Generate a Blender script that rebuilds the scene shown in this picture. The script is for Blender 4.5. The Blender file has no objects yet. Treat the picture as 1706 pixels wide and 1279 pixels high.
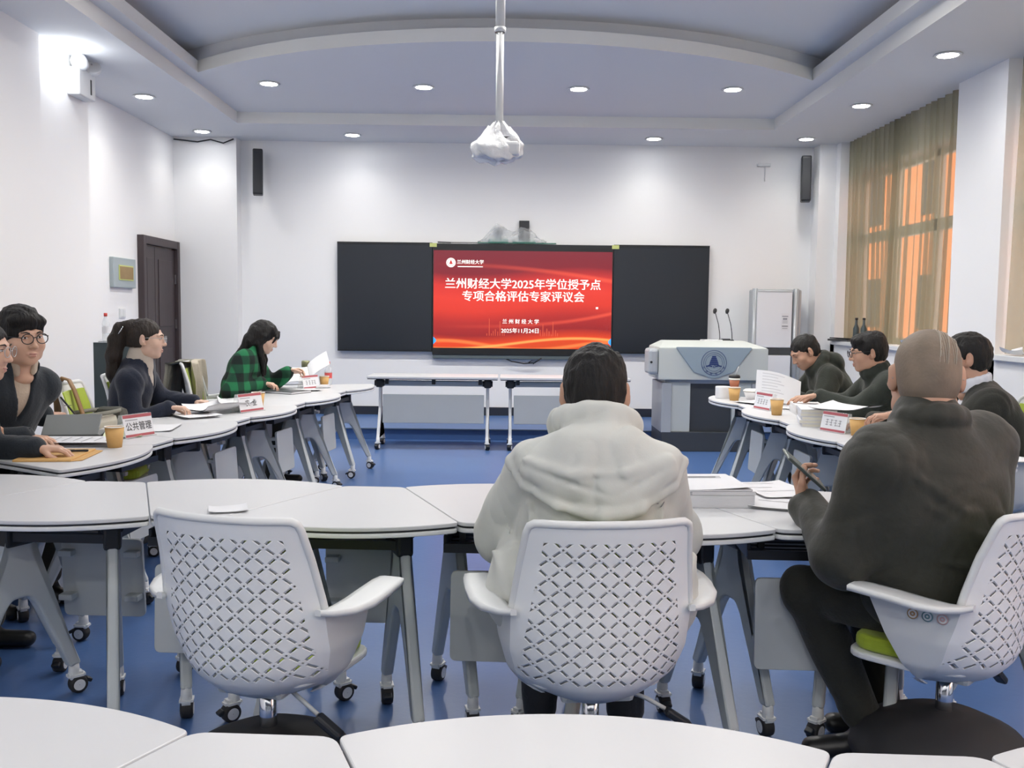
import bpy, bmesh, math, random
import numpy as np
from mathutils import Vector, Matrix, Euler
random.seed(7); rng = np.random.default_rng(7)
scene = bpy.context.scene
COL = scene.collection
PI = math.pi

# ------------------------------------------------------------------ camera, world, exposure
cam_d = bpy.data.cameras.new('camera'); cam = bpy.data.objects.new('camera', cam_d); COL.objects.link(cam)
F_PX = 1560.0
cam_d.sensor_fit = 'HORIZONTAL'; cam_d.sensor_width = 36.0; cam_d.lens = 36.0 * F_PX / 1706.0
cam_d.clip_start = 0.05; cam_d.clip_end = 200
pitch = math.atan(119.5 / F_PX); yaw = math.atan(15 / F_PX); roll = 0.011
cam.matrix_world = Matrix.Translation((0, 0, 1.38)) @ Matrix.Rotation(-yaw, 4, 'Z') @ Matrix.Rotation(PI / 2 - pitch, 4, 'X') @ Matrix.Rotation(roll, 4, 'Z')
scene.camera = cam
vs = scene.view_settings
vs.view_transform = 'Standard'; vs.look = 'None'; vs.gamma = 1.0; vs.use_curve_mapping = False
vs.exposure = 0.62
w = bpy.data.worlds.new('sky'); scene.world = w; w.use_nodes = True
bg = w.node_tree.nodes['Background']; bg.inputs[0].default_value = (0.80, 0.88, 1.0, 1); bg.inputs[1].default_value = 1.0
scene.cycles.max_bounces = 7; scene.cycles.diffuse_bounces = 4; scene.cycles.glossy_bounces = 3
scene.cycles.transparent_max_bounces = 12; scene.cycles.transmission_bounces = 4
scene.cycles.caustics_reflective = False; scene.cycles.caustics_refractive = False
scene.cycles.sample_clamp_indirect = 4.0

def area_light(name, loc, size, power, color=(1, 1, 1), rot=(0, 0, 0), size_y=None, spread=None, disk=False):
    l = bpy.data.lights.new(name, 'AREA'); l.energy = power; l.color = color
    if disk: l.shape = 'DISK'; l.size = size
    else:
        l.shape = 'RECTANGLE'; l.size = size; l.size_y = size_y or size
    if spread: l.spread = spread
    o = bpy.data.objects.new(name, l); COL.objects.link(o); o.location = loc; o.rotation_euler = rot
    return o
# daylight: low sun on the building opposite, sky light through the right-hand windows
sun_d = bpy.data.lights.new('sun', 'SUN'); sun_d.energy = 5.5; sun_d.color = (1.0, 0.86, 0.68); sun_d.angle = 0.02
sun = bpy.data.objects.new('sun', sun_d); COL.objects.link(sun)
sun.rotation_euler = Vector((0.85, 0.35, -0.45)).to_track_quat('-Z', 'Y').to_euler()
area_light('window_daylight', (4.5, 9.6, 2.2), 2.6, 12, (0.95, 0.97, 1.0), (0, PI / 2, 0), 2.0)
area_light('window_daylight', (4.5, 5.6, 2.2), 3.2, 34, (1.0, 0.97, 0.91), (0, PI / 2, 0), 2.1)
area_light('window_daylight', (4.5, 1.2, 2.2), 3.4, 58, (1.0, 0.97, 0.91), (0, PI / 2, 0), 2.1)
DOWN_W = 15.0

# ------------------------------------------------------------------ materials
def mat(name, color, rough=0.5, metal=0.0, bump=0.0, bscale=50.0, var=0.0, vscale=8.0, emit=None, estr=0.0, alpha=1.0, trans=0.0, spec=0.5, sheen=0.0, coat=0.0, stretch=None):
    m = bpy.data.materials.new(name); m.use_nodes = True
    nt = m.node_tree; b = nt.nodes['Principled BSDF']
    b.inputs['Base Color'].default_value = (*color, 1); b.inputs['Roughness'].default_value = rough
    b.inputs['Metallic'].default_value = metal; b.inputs['Specular IOR Level'].default_value = spec
    b.inputs['Alpha'].default_value = alpha; b.inputs['Transmission Weight'].default_value = trans
    if sheen: b.inputs['Sheen Weight'].default_value = sheen
    if coat: b.inputs['Coat Weight'].default_value = coat
    if emit: b.inputs['Emission Color'].default_value = (*emit, 1); b.inputs['Emission Strength'].default_value = estr
    if bump or var:
        tc = nt.nodes.new('ShaderNodeTexCoord'); src = tc.outputs['Object']
        if stretch:
            mp = nt.nodes.new('ShaderNodeMapping'); mp.inputs['Scale'].default_value = stretch
            nt.links.new(src, mp.inputs[0]); src = mp.outputs[0]
        if bump:
            n = nt.nodes.new('ShaderNodeTexNoise'); n.inputs['Scale'].default_value = bscale; n.inputs['Detail'].default_value = 4
            nt.links.new(src, n.inputs['Vector'])
            bp = nt.nodes.new('ShaderNodeBump'); bp.inputs['Strength'].default_value = bump; bp.inputs['Distance'].default_value = 0.01
            nt.links.new(n.outputs['Fac'], bp.inputs['Height']); nt.links.new(bp.outputs[0], b.inputs['Normal'])
        if var:
            n2 = nt.nodes.new('ShaderNodeTexNoise'); n2.inputs['Scale'].default_value = vscale; n2.inputs['Detail'].default_value = 5
            nt.links.new(src, n2.inputs['Vector'])
            mx = nt.nodes.new('ShaderNodeMix'); mx.data_type = 'RGBA'
            mx.inputs['A'].default_value = (*[c * (1 - var) for c in color], 1); mx.inputs['B'].default_value = (*[min(1, c * (1 + var)) for c in color], 1)
            nt.links.new(n2.outputs['Fac'], mx.inputs['Factor']); nt.links.new(mx.outputs['Result'], b.inputs['Base Color'])
    return m
M = {}
M['wall'] = mat('wall_paint', (0.87, 0.875, 0.88), 0.75, bump=0.03, bscale=180, spec=0.25)
M['ceil'] = mat('ceiling_paint', (0.75, 0.765, 0.79), 0.85, spec=0.2, bump=0.02, bscale=150)
M['cream'] = mat('ceiling_trim_paint', (0.82, 0.82, 0.79), 0.8, spec=0.2)
M['floor'] = mat('blue_vinyl', (0.062, 0.130, 0.315), 0.30, bump=0.05, bscale=40, var=0.08, vscale=3)
M['platform'] = mat('blue_vinyl_step', (0.06, 0.135, 0.33), 0.4, var=0.06, vscale=3)
M['nosing'] = mat('dark_nosing', (0.05, 0.09, 0.16), 0.5)
M['skirt'] = mat('black_skirting', (0.018, 0.022, 0.035), 0.45)
M['white'] = mat('white_plastic', (0.72, 0.74, 0.75), 0.38)
M['tabletop'] = mat('white_laminate', (0.60, 0.61, 0.63), 0.36, var=0.015, vscale=5)
M['grey'] = mat('light_grey_metal', (0.52, 0.56, 0.57), 0.42, var=0.03, vscale=6)
M['panelgrey'] = mat('grey_panel', (0.47, 0.50, 0.51), 0.5, var=0.03)
M['black'] = mat('black_plastic', (0.012, 0.014, 0.018), 0.45)
M['rubber'] = mat('dark_rubber', (0.02, 0.02, 0.022), 0.7)
M['chrome'] = mat('chrome', (0.75, 0.77, 0.80), 0.12, metal=1.0)
M['lime'] = mat('lime_fabric', (0.36, 0.47, 0.03), 0.85, bump=0.15, bscale=300, var=0.08, vscale=60, sheen=0.2)
M['boarddark'] = mat('board_glass', (0.013, 0.018, 0.026), 0.28, var=0.06, vscale=2)
M['bezel'] = mat('black_bezel', (0.008, 0.010, 0.012), 0.3)
M['doorwood'] = mat('dark_wood', (0.050, 0.036, 0.039), 0.5, bump=0.08, bscale=20, var=0.2, vscale=6, stretch=(8, 8, 0.6))
M['metalgrey'] = mat('grey_enamel', (0.36, 0.42, 0.44), 0.45)
M['brownpaper'] = mat('kraft_paper', (0.60, 0.36, 0.13), 0.75, var=0.06, vscale=30)
M['cupin'] = mat('cup_inside', (0.85, 0.85, 0.82), 0.6)
M['paper'] = mat('white_paper', (0.74, 0.75, 0.78), 0.7)
M['pageedge'] = mat('page_edges', (0.80, 0.78, 0.68), 0.8, bump=0.25, bscale=60, stretch=(0.3, 0.3, 14), var=0.10, vscale=40)
M['pageedge2'] = mat('grey_page_edges', (0.70, 0.71, 0.74), 0.8, bump=0.25, bscale=60, stretch=(0.3, 0.3, 14), var=0.08, vscale=40)
M['ink'] = mat('black_ink', (0.03, 0.03, 0.035), 0.7)
M['greyink'] = mat('grey_print', (0.30, 0.31, 0.34), 0.8)
M['paleink'] = mat('pale_print', (0.55, 0.56, 0.60), 0.8)
M['signred'] = mat('dull_red_print', (0.42, 0.10, 0.12), 0.5)
M['acrylic'] = mat('clear_acrylic', (0.95, 0.97, 0.97), 0.05, alpha=0.25)
M['glass'] = mat('window_glass', (0.95, 0.97, 0.97), 0.02, alpha=0.12)
M['film'] = mat('plastic_film', (0.86, 0.88, 0.90), 0.22, alpha=0.78, bump=0.9, bscale=25)
M['filmthin'] = mat('thin_plastic_film', (0.8, 0.84, 0.86), 0.2, alpha=0.30, bump=0.8, bscale=30)
M['podium'] = mat('podium_enamel', (0.56, 0.60, 0.58), 0.42)
M['podside'] = mat('podium_grey', (0.40, 0.43, 0.46), 0.45)
M['poddark'] = mat('podium_dark', (0.045, 0.052, 0.062), 0.45)
M['plaque'] = mat('blue_grey_plaque', (0.29, 0.37, 0.43), 0.35)
M['navyink'] = mat('navy_print', (0.02, 0.045, 0.16), 0.5)
M['silver'] = mat('silver_post', (0.42, 0.45, 0.48), 0.35, metal=0.3)
M['acwhite'] = mat('cabinet_white', (0.76, 0.78, 0.82), 0.35)
M['speaker'] = mat('speaker_black', (0.015, 0.018, 0.024), 0.5, bump=0.2, bscale=400)
M['speakerend'] = mat('speaker_end', (0.02, 0.022, 0.026), 0.4)
M['teal'] = mat('green_tape', (0.06, 0.22, 0.17), 0.4, var=0.2, vscale=10)
M['ytag'] = mat('yellow_tag', (0.55, 0.60, 0.22), 0.7)
M['lamp'] = mat('lamp_diffuser', (0.9, 0.9, 0.9), 0.5, emit=(1, 1, 1), estr=30.0)
M['frosted'] = mat('window_frame_white', (0.70, 0.70, 0.66), 0.5)
M['orange'] = mat('orange_facade', (0.72, 0.26, 0.10), 0.9, var=0.08, vscale=0.8, bump=0.2, bscale=10)
M['ground'] = mat('yard_ground', (0.25, 0.24, 0.22), 0.95, var=0.1, vscale=1)
M['darkgreen'] = mat('dark_green_cabinet', (0.045, 0.065, 0.070), 0.45)
M['water'] = mat('clear_bottle', (0.85, 0.92, 0.95), 0.05, alpha=0.35)
M['redcap'] = mat('red_cap', (0.62, 0.06, 0.05), 0.4)
M['redlabel'] = mat('red_label', (0.66, 0.10, 0.10), 0.5)
M['olive'] = mat('olive_flask', (0.22, 0.22, 0.12), 0.3, metal=0.5)
M['folder'] = mat('dark_folder', (0.05, 0.055, 0.06), 0.4)
M['greylid'] = mat('grey_lid', (0.19, 0.20, 0.20), 0.4, metal=0.3)
M['coffee'] = mat('coffee_sleeve', (0.36, 0.12, 0.06), 0.6)
M['canvas'] = mat('canvas_bag', (0.55, 0.53, 0.45), 0.9, bump=0.2, bscale=200, var=0.1, vscale=20)
M['bagdark'] = mat('bag_dark', (0.07, 0.07, 0.06), 0.8, bump=0.2, bscale=100)
M['strap'] = mat('leather_strap', (0.28, 0.16, 0.07), 0.5)
M['greenpaper'] = mat('pale_green_paper', (0.72, 0.80, 0.55), 0.7)
M['goldlabel'] = mat('tan_label', (0.30, 0.20, 0.08), 0.5, var=0.2, vscale=15)
M['coat'] = mat('grey_coat', (0.20, 0.20, 0.17), 0.9, bump=0.3, bscale=60, var=0.12, vscale=10)
M['beigecoat'] = mat('beige_lining', (0.48, 0.43, 0.35), 0.9, bump=0.3, bscale=80, var=0.12, vscale=12)
M['phone'] = mat('phone_case', (0.08, 0.10, 0.10), 0.3)

# ------------------------------------------------------------------ mesh helpers
class MB:
    def __init__(s): s.bm = bmesh.new(); s.mats = []
    def _mi(s, m):
        if m is None: return 0
        if m not in s.mats: s.mats.append(m)
        return s.mats.index(m)
    def _tag(s, faces, m, smooth=False):
        i = s._mi(m)
        for f in faces: f.material_index = i; f.smooth = smooth
    def box(s, c, size, rot=None, m=None, bev=0.0, seg=2):
        t = bmesh.new(); bmesh.ops.create_cube(t, size=1.0)
        bmesh.ops.scale(t, vec=size, verts=t.verts)
        if bev: bmesh.ops.bevel(t, geom=t.edges[:] , offset=bev, segments=seg, profile=0.5, affect='EDGES')
        mx = Matrix.Translation(c) @ ((rot if isinstance(rot, Matrix) else Euler(rot).to_matrix()).to_4x4() if rot is not None else Matrix())
        s.merge(t, mx, m, smooth=False); return s
    def merge(s, t, mx, m=None, smooth=False):
        t.verts.ensure_lookup_table(); vm = [s.bm.verts.new(mx @ v.co) for v in t.verts]
        for i, v in enumerate(t.verts): v.index = i
        i = s._mi(m)
        for f in t.faces:
            try:
                nf = s.bm.faces.new([vm[v.index] for v in f.verts]); nf.material_index = i; nf.smooth = smooth
            except ValueError: pass
        t.free()
    def cyl(s, p0, p1, r0, r1=None, seg=20, m=None, caps=True):
        p0 = Vector(p0); p1 = Vector(p1); r1 = r0 if r1 is None else r1
        d = (p1 - p0); q = d.to_track_quat('Z', 'Y').to_matrix()
        rings = []
        for p, r in ((p0, r0), (p1, r1)):
            rings.append([s.bm.verts.new(p + q @ Vector((r * math.cos(2 * PI * k / seg), r * math.sin(2 * PI * k / seg), 0))) for k in range(seg)])
        fs = [s.bm.faces.new([rings[0][k], rings[0][(k + 1) % seg], rings[1][(k + 1) % seg], rings[1][k]]) for k in range(seg)]
        s._tag(fs, m, True)
        if caps: s._tag([s.bm.faces.new(rings[0][::-1]), s.bm.faces.new(rings[1])], m)
        return s
    def lathe(s, prof, c=(0, 0, 0), seg=28, m=None, mx=None, caps=True):
        c = Vector(c); mx = mx or Matrix(); rings = []
        for r, z in prof:
            rings.append([s.bm.verts.new(c + (mx @ Vector((r * math.cos(2 * PI * k / seg), r * math.sin(2 * PI * k / seg), z)))) for k in range(seg)])
        for a, b in zip(rings, rings[1:]):
            s._tag([s.bm.faces.new([a[k], a[(k + 1) % seg], b[(k + 1) % seg], b[k]]) for k in range(seg)], m, True)
        if caps: s._tag([s.bm.faces.new(rings[0][::-1]), s.bm.faces.new(rings[-1])], m)
        return s
    def tube(s, pts, r, seg=10, m=None, closed=False, flat=1.0):
        pts = [Vector(p) for p in pts]; n = len(pts); rings = []
        rs = r if hasattr(r, '__len__') else [r] * n
        up = None
        for i, p in enumerate(pts):
            if closed: t = (pts[(i + 1) % n] - pts[i - 1])
            else: t = pts[min(i + 1, n - 1)] - pts[max(i - 1, 0)]
            t.normalize()
            if up is None:
                up = Vector((0, 0, 1)) if abs(t.z) < 0.9 else Vector((1, 0, 0))
            a = t.cross(up).normalized(); b = a.cross(t).normalized(); up = b
            rings.append([s.bm.verts.new(p + a * (rs[i] * math.cos(2 * PI * k / seg)) + b * (rs[i] * flat * math.sin(2 * PI * k / seg))) for k in range(seg)])
        rng_ = range(n) if closed else range(n - 1)
        for i in rng_:
            a, b = rings[i], rings[(i + 1) % n]
            s._tag([s.bm.faces.new([a[k], a[(k + 1) % seg], b[(k + 1) % seg], b[k]]) for k in range(seg)], m, True)
        if not closed: s._tag([s.bm.faces.new(rings[0][::-1]), s.bm.faces.new(rings[-1])], m)
        return s
    def prism(s, outline, z0, z1, m=None, bev=0.0, mx=None, seg=2):
        t = bmesh.new()
        lo = [t.verts.new((x, y, z0)) for x, y in outline]; hi = [t.verts.new((x, y, z1)) for x, y in outline]
        n = len(outline)
        t.faces.new(lo[::-1]); t.faces.new(hi)
        for k in range(n): t.faces.new([lo[k], lo[(k + 1) % n], hi[(k + 1) % n], hi[k]])
        bmesh.ops.recalc_face_normals(t, faces=t.faces)
        if bev:
            ed = [e for e in t.edges if abs(e.verts[0].co.z - e.verts[1].co.z) < 1e-6]
            bmesh.ops.bevel(t, geom=ed, offset=bev, segments=seg, profile=0.5, affect='EDGES')
        s.merge(t, mx or Matrix(), m); return s
    def quad(s, pts, m=None):
        s._tag([s.bm.faces.new([s.bm.verts.new(p) for p in pts])], m); return s
    def grid(s, P, m=None, smooth=True, uv=None):
        nu = len(P); nv = len(P[0]); V = [[s.bm.verts.new(P[i][j]) for j in range(nv)] for i in range(nu)]
        lay = s.bm.loops.layers.uv.verify() if uv else None
        i_ = s._mi(m)
        for i in range(nu - 1):
            for j in range(nv - 1):
                f = s.bm.faces.new([V[i][j], V[i + 1][j], V[i + 1][j + 1], V[i][j + 1]]); f.smooth = smooth; f.material_index = i_
                if uv:
                    for l, (a, b) in zip(f.loops, ((i, j), (i + 1, j), (i + 1, j + 1), (i, j + 1))): l[lay].uv = uv[a][b]
        return s
    def build(s, name, m=None, parent=None, recalc=True, smooth_angle=None):
        if recalc: bmesh.ops.recalc_face_normals(s.bm, faces=s.bm.faces)
        me = bpy.data.meshes.new(name); s.bm.to_mesh(me); s.bm.free()
        ms = s.mats if s.mats else [m]
        for x in ms: me.materials.append(x if x is not None else m)
        o = bpy.data.objects.new(name, me); COL.objects.link(o)
        if parent is not None: o.parent = parent
        return o

def thing(name, label, cat, loc=(0, 0, 0), rz=0.0, group=None):
    o = bpy.data.objects.new(name, None); COL.objects.link(o); o.empty_display_size = 0.05
    o.location = loc; o.rotation_euler = (0, 0, rz); o['label'] = label; o['category'] = cat
    if group: o['group'] = group
    return o
def tag(o, label, cat, group=None, loc=None, rz=None, rot=None):
    o['label'] = label; o['category'] = cat
    if group: o['group'] = group
    if loc is not None: o.location = loc
    if rz is not None: o.rotation_euler = (0, 0, rz)
    if rot is not None: o.rotation_euler = rot
    return o
def struct(o): o['kind'] = 'structure'; return o
def copy_tree(o, parent=None):
    c = o.copy(); COL.objects.link(c)
    if parent is not None: c.parent = parent
    for ch in list(o.children): copy_tree(ch, c)
    return c
def relabel(o, label, loc, rz):
    o['label'] = label; o.location = loc; o.rotation_euler = (0, 0, rz); return o
def fillet(poly, rad, seg=5):
    out = []; n = len(poly)
    for i in range(n):
        p = Vector(poly[i]); a = Vector(poly[i - 1]); b = Vector(poly[(i + 1) % n])
        r = rad[i] if hasattr(rad, '__len__') else rad
        if r <= 0: out.append((p.x, p.y)); continue
        u = (a - p); v = (b - p); lu, lv = u.length, v.length; u.normalize(); v.normalize()
        ang = u.angle(v); t = min(r / math.tan(ang / 2), lu * 0.49, lv * 0.49)
        p0 = p + u * t; p1 = p + v * t
        for k in range(seg + 1):
            f = k / seg; q = (p0 * (1 - f) + p * f) * (1 - f) + (p * (1 - f) + p1 * f) * f
            out.append((q.x, q.y))
    return out
def text(body, size, m, parent, name, mx, bold=0.0, align='CENTER', depth=0.0, sx=1.0):
    c = bpy.data.curves.new(name, 'FONT'); c.body = body; c.size = size; c.align_x = align; c.align_y = 'CENTER'
    c.offset = bold * size; c.extrude = depth; c.resolution_u = 3
    t = bpy.data.objects.new('tmp', c); COL.objects.link(t); bpy.context.view_layer.update()
    me = bpy.data.meshes.new_from_object(t.evaluated_get(bpy.context.evaluated_depsgraph_get()))
    bpy.data.objects.remove(t); bpy.data.curves.remove(c)
    me.transform(mx @ Matrix.Diagonal((sx, 1, 1, 1))); me.materials.clear(); me.materials.append(m)
    o = bpy.data.objects.new(name, me); COL.objects.link(o); o.parent = parent
    return o
FRONT = Matrix.Rotation(PI / 2, 4, 'X')     # text standing up, facing -Y
# ------------------------------------------------------------------ the room
HC = 3.385; Z2 = 3.505; XL, XR, YB, YF = -3.90, 3.92, 11.38, -2.2
b = MB(); b.box((0, (YF + 12) / 2, -0.05), (8.6, 12 - YF + .4, 0.1)); struct(b.build('floor', M['floor']))
b = MB(); b.box(((XL + XR) / 2, (10.02 + YB) / 2, 0.061), (XR - XL, YB - 10.02, 0.122), m=M['platform'])
b.box(((XL + XR) / 2, 10.02, 0.115), (XR - XL, 0.03, 0.016), m=M['nosing'], bev=.004)
struct(b.build('platform'))
b = MB(); b.box((0, YB + .1, 1.8), (8.4, .2, 3.8)); struct(b.build('wall_back', M['wall']))
b = MB(); b.box((0, YF - .1, 1.8), (8.4, .2, 3.8)); struct(b.build('wall_front', M['wall']))
b = MB(); b.box((XL - .1, (YF + YB) / 2, 1.8), (.2, YB - YF + .2, 3.8)); struct(b.build('wall_left', M['wall']))
b = MB()
b.box((-3.70, 7.545, 1.69), (.42, .91, 3.40)); b.box((-3.68, (YF + 7.09) / 2, 1.69), (.48, 7.09 - YF, 3.40))
struct(b.build('trim_1', M['wall']))                    # pilaster on the left wall
b = MB(); b.box((-3.53, 11.30, 1.69), (.74, .20, 3.40)); struct(b.build('trim_2', M['wall']))   # column in the back left corner
b = MB(); b.box((3.82, 11.28, 1.69), (.24, .26, 3.40)); struct(b.build('trim_3', M['wall']))
# right wall with three window openings: y ranges
WINS = [(8.20, 11.02), (4.2, 7.40), (-.6, 2.8)]; SILL = 1.085; HEAD = 3.03
b = MB(); XW = 3.90; TH = .36
b.box((XW + TH / 2, (YF + YB) / 2, SILL / 2 - .02), (TH, YB - YF, SILL - .04))
edges = [YF] + [v for wv in sorted(WINS) for v in wv] + [YB]
for k in range(0, len(edges), 2):
    y0, y1 = edges[k], edges[k + 1]
    b.box((XW + TH / 2, (y0 + y1) / 2, 1.8), (TH, y1 - y0, 3.8))
for y0, y1 in WINS: b.box((XW + TH / 2 + .09, (y0 + y1) / 2, 3.38), (TH - .18, y1 - y0, .72))
struct(b.build('wall_right', M['wall']))
for k, (y0, y1) in enumerate(WINS):
    b = MB(); b.box((XW + TH / 2 - .025, (y0 + y1) / 2, SILL - .018), (TH + .05, y1 - y0 - .002, .045), bev=.006)
    struct(b.build('trim_%d' % (k + 4), M['white']))
    wn = bpy.data.objects.new('window_%d' % (k + 1), None); COL.objects.link(wn); wn['kind'] = 'structure'; wn.location = (XW + TH - .05, (y0 + y1) / 2, SILL)
    wd = y1 - y0; ht = HEAD - SILL - .03
    f = MB()
    for yy in (-wd / 2 + .035, wd / 2 - .035): f.box((0, yy, ht / 2), (.06, .07, ht))
    nm = 3
    for j in range(1, nm): f.box((0, -wd / 2 + wd * j / nm, ht / 2), (.06, .08, ht))
    for zz, hh in ((.035, .07), (ht - .035, .07), (ht * .62, .11)): f.box((0, 0, zz), (.06, wd, hh))
    f.build('window_frame', M['frosted'], wn)
    for j in range(nm):
        p = MB(); p.box((0.0, -wd / 2 + wd * (j + .5) / nm, ht / 2), (.008, wd / nm - .08, ht - .1)); p.build('pane', M['glass'], wn)
# skirting
b = MB(); b.box((0, YB - .012, .122 + .05), (XR - XL, .024, .10)); struct(b.build('baseboard_back', M['skirt']))
b = MB()
b.box((XL + .012, 8.99, .05), (.024, 2.0, .10)); b.box((-3.478, 7.545, .05), (.024, .91, .1)); b.box((-3.428, 2.4, .05), (.024, 9.3, .1))
struct(b.build('baseboard_left', M['skirt']))
b = MB(); b.box((XW - .012, 3.9, .05), (.024, 12.2, .10)); struct(b.build('baseboard_right', M['skirt']))
# ceiling: soffit, first coffer, arched second coffer
r1 = (-2.90, 2.92, -1.4, 10.33); hx = 2.78; ya = 8.66; sag = 1.10; y2 = -1.1
def arc_y(x): # arch edge bulges towards the camera
    R = (hx * hx + sag * sag) / (2 * sag); return (ya - sag + R) - math.sqrt(max(R * R - x * x, 0))
N = 40; xs = [-hx + 2 * hx * k / N for k in range(N + 1)]
c = MB()
X0, X1, Y0, Y1 = XL - .05, XR + .4, YF - .05, YB + .05
for q in (((X0, Y0), (r1[0], Y0), (r1[0], Y1), (X0, Y1)), ((r1[1], Y0), (X1, Y0), (X1, Y1), (r1[1], Y1)),
          ((r1[0], r1[3]), (r1[1], r1[3]), (r1[1], Y1), (r1[0], Y1)), ((r1[0], Y0), (r1[1], Y0), (r1[1], r1[2]), (r1[0], r1[2]))):
    c.quad([(x, y, HC) for x, y in q], M['ceil'])
c.quad([(r1[0], r1[2], Z2), (-hx, r1[2], Z2), (-hx, ya, Z2), (r1[0], ya, Z2)], M['ceil'])
c.quad([(hx, r1[2], Z2), (r1[1], r1[2], Z2), (r1[1], ya, Z2), (hx, ya, Z2)], M['ceil'])
c.quad([(r1[0], ya, Z2), (-hx, ya, Z2), (-hx, r1[3], Z2), (r1[0], r1[3], Z2)], M['ceil'])
c.quad([(hx, ya, Z2), (r1[1], ya, Z2), (r1[1], r1[3], Z2), (hx, r1[3], Z2)], M['ceil'])
c.quad([(-hx, r1[2], Z2), (hx, r1[2], Z2), (hx, y2, Z2), (-hx, y2, Z2)], M['ceil'])
for a, b_ in zip(xs, xs[1:]):
    c.quad([(a, arc_y(a), Z2), (b_, arc_y(b_), Z2), (b_, r1[3], Z2), (a, r1[3], Z2)], M['ceil'])
Z3 = 3.73; LIP = 3.61
c.quad([(-hx - .3, y2 - .3, Z3), (hx + .3, y2 - .3, Z3), (hx + .3, r1[3], Z3), (-hx - .3, r1[3], Z3)], M['ceil'])
struct(c.build('ceiling', recalc=False))
t = MB()   # fascias of the two coffers and the cove behind the lip
for (xa, ya_, xb, yb_) in ((r1[0], r1[2], r1[0], r1[3]), (r1[0], r1[3], r1[1], r1[3]), (r1[1], r1[3], r1[1], r1[2]), (r1[1], r1[2], r1[0], r1[2])):
    t.quad([(xa, ya_, HC), (xb, yb_, HC), (xb, yb_, Z2), (xa, ya_, Z2)], M['cream'])
lip = [(-hx, y2)] + [(x, arc_y(x)) for x in xs] + [(hx, y2)]
outl = [(-hx - .16, y2)] + [(x * (hx + .16) / hx, arc_y(x) + .16) for x in xs] + [(hx + .16, y2)]
for (a, b_), (a2, b2) in zip(zip(lip, lip[1:]), zip(outl, outl[1:])):
    t.quad([(*a, Z2), (*b_, Z2), (*b_, LIP), (*a, LIP)], M['cream'])
    t.quad([(*a, LIP), (*b_, LIP), (*b2, LIP), (*a2, LIP)], M['ceil'])
    t.quad([(*a2, LIP), (*b2, LIP), (*b2, Z3), (*a2, Z3)], M['ceil'])
t.quad([(-hx - .16, y2, Z2), (hx + .16, y2, Z2), (hx + .16, y2, Z3), (-hx - .16, y2, Z3)], M['ceil'])
struct(t.build('trim_7', M['cream'], recalc=False))
# outside: orange building opposite
b = MB(); b.box((12.0, 20, 4.0), (.4, 60, 12), m=M['orange'])
for yy in range(-2, 46, 4):
    for zz in (1.0, 4.2): b.box((11.78, yy, zz + .8), (.06, 1.3, 1.5), m=M['black'])
o = b.build('building_opposite'); tag(o, 'sunlit orange building facade seen dimly through the curtained windows', 'building')
b = MB(); b.box((8.2, 20, -.3), (7.6, 60, .2)); struct(b.build('ground_outside', M['ground']))

# ------------------------------------------------------------------ door
d = bpy.data.objects.new('door_1', None); COL.objects.link(d); d['kind'] = 'structure'; d.location = (XL, 10.62, 0)
HD = 2.16; W0 = 1.12
b = MB()
for yy in (-W0 / 2 + .04, W0 / 2 - .04): b.box((.03, yy, HD / 2), (.08, .08, HD), bev=.006)
b.box((.03, 0, HD - .045), (.075, W0 - .16, .09), bev=.006); b.build('door_frame', M['doorwood'], d)
b = MB(); b.box((.012, -.30, 1.03), (.035, .30, 2.06), bev=.003); b.box((.033, -.30, 1.03), (.01, .18, 1.8), bev=.004); b.build('side_leaf', M['doorwood'], d)
b = MB(); b.box((.012, .165, 1.03), (.035, .61, 2.06), bev=.003)
b.box((.033, .165, 1.55), (.01, .42, .75), bev=.004); b.box((.033, .165, .55), (.01, .42, .75), bev=.004); b.build('door_leaf', M['doorwood'], d)
b = MB()
for zz in (.35, 1.2, 1.72): b.box((.045, .47, zz), (.02, .02, .11))
b.build('hinge', M['chrome'], d)
b = MB(); b.box((.04, -.10, 1.0), (.012, .05, .2), bev=.004); b.cyl((.05, -.10, 1.04), (.09, -.10, 1.04), .01); b.box((.09, -.05, 1.04), (.015, .12, .02), bev=.004); b.build('door_handle', M['chrome'], d)

# ------------------------------------------------------------------ wall things
t = thing('distribution_box', 'grey metal distribution box with tan label on left wall beside the door', 'electrical box', (XL, 9.62, 1.735))
MB().box((.022, 0, 0), (.044, .56, .30), bev=.006).build('box_body', M['metalgrey'], t)
MB().box((.047, .02, 0), (.008, .36, .15)).build('label_frame', M['ytag'], t)
MB().box((.050, .02, 0), (.008, .33, .125)).build('label_plate', M['goldlabel'], t)
t = thing('wall_switch', 'small white double light switch on left wall below the grey box', 'switch', (XL, 9.62, 1.325))
MB().box((.006, 0, 0), (.012, .15, .10), bev=.003).build('switch_plate', M['white'], t)
for yy in (-.034, .034): MB().box((.013, yy, 0), (.006, .06, .075), bev=.002).build('rocker', M['white'], t)

def speaker(x, tilt, label):
    t = thing('column_speaker', label, 'speaker', (x, 11.38, 2.99), tilt, 'column speakers on the back wall')
    o = MB().box((0, -.17, 0), (.115, .11, .54), (-.10, 0, 0), bev=.014).build('cabinet', M['speakerend'], t)
    MB().box((0, -.2285, -.006), (.095, .008, .49), (-.10, 0, 0), bev=.003).build('grille', M['speaker'], t)
    MB().box((0, -.012, .02), (.06, .024, .14), bev=.004).cyl((0, -.02, .02), (0, -.13, .02), .014).build('bracket', M['black'], t)
speaker(-2.95, .22, 'slim black column speaker on the back wall left of the board')
speaker(3.60, -.22, 'slim black column speaker on the back wall right of the board near the curtain')

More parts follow.
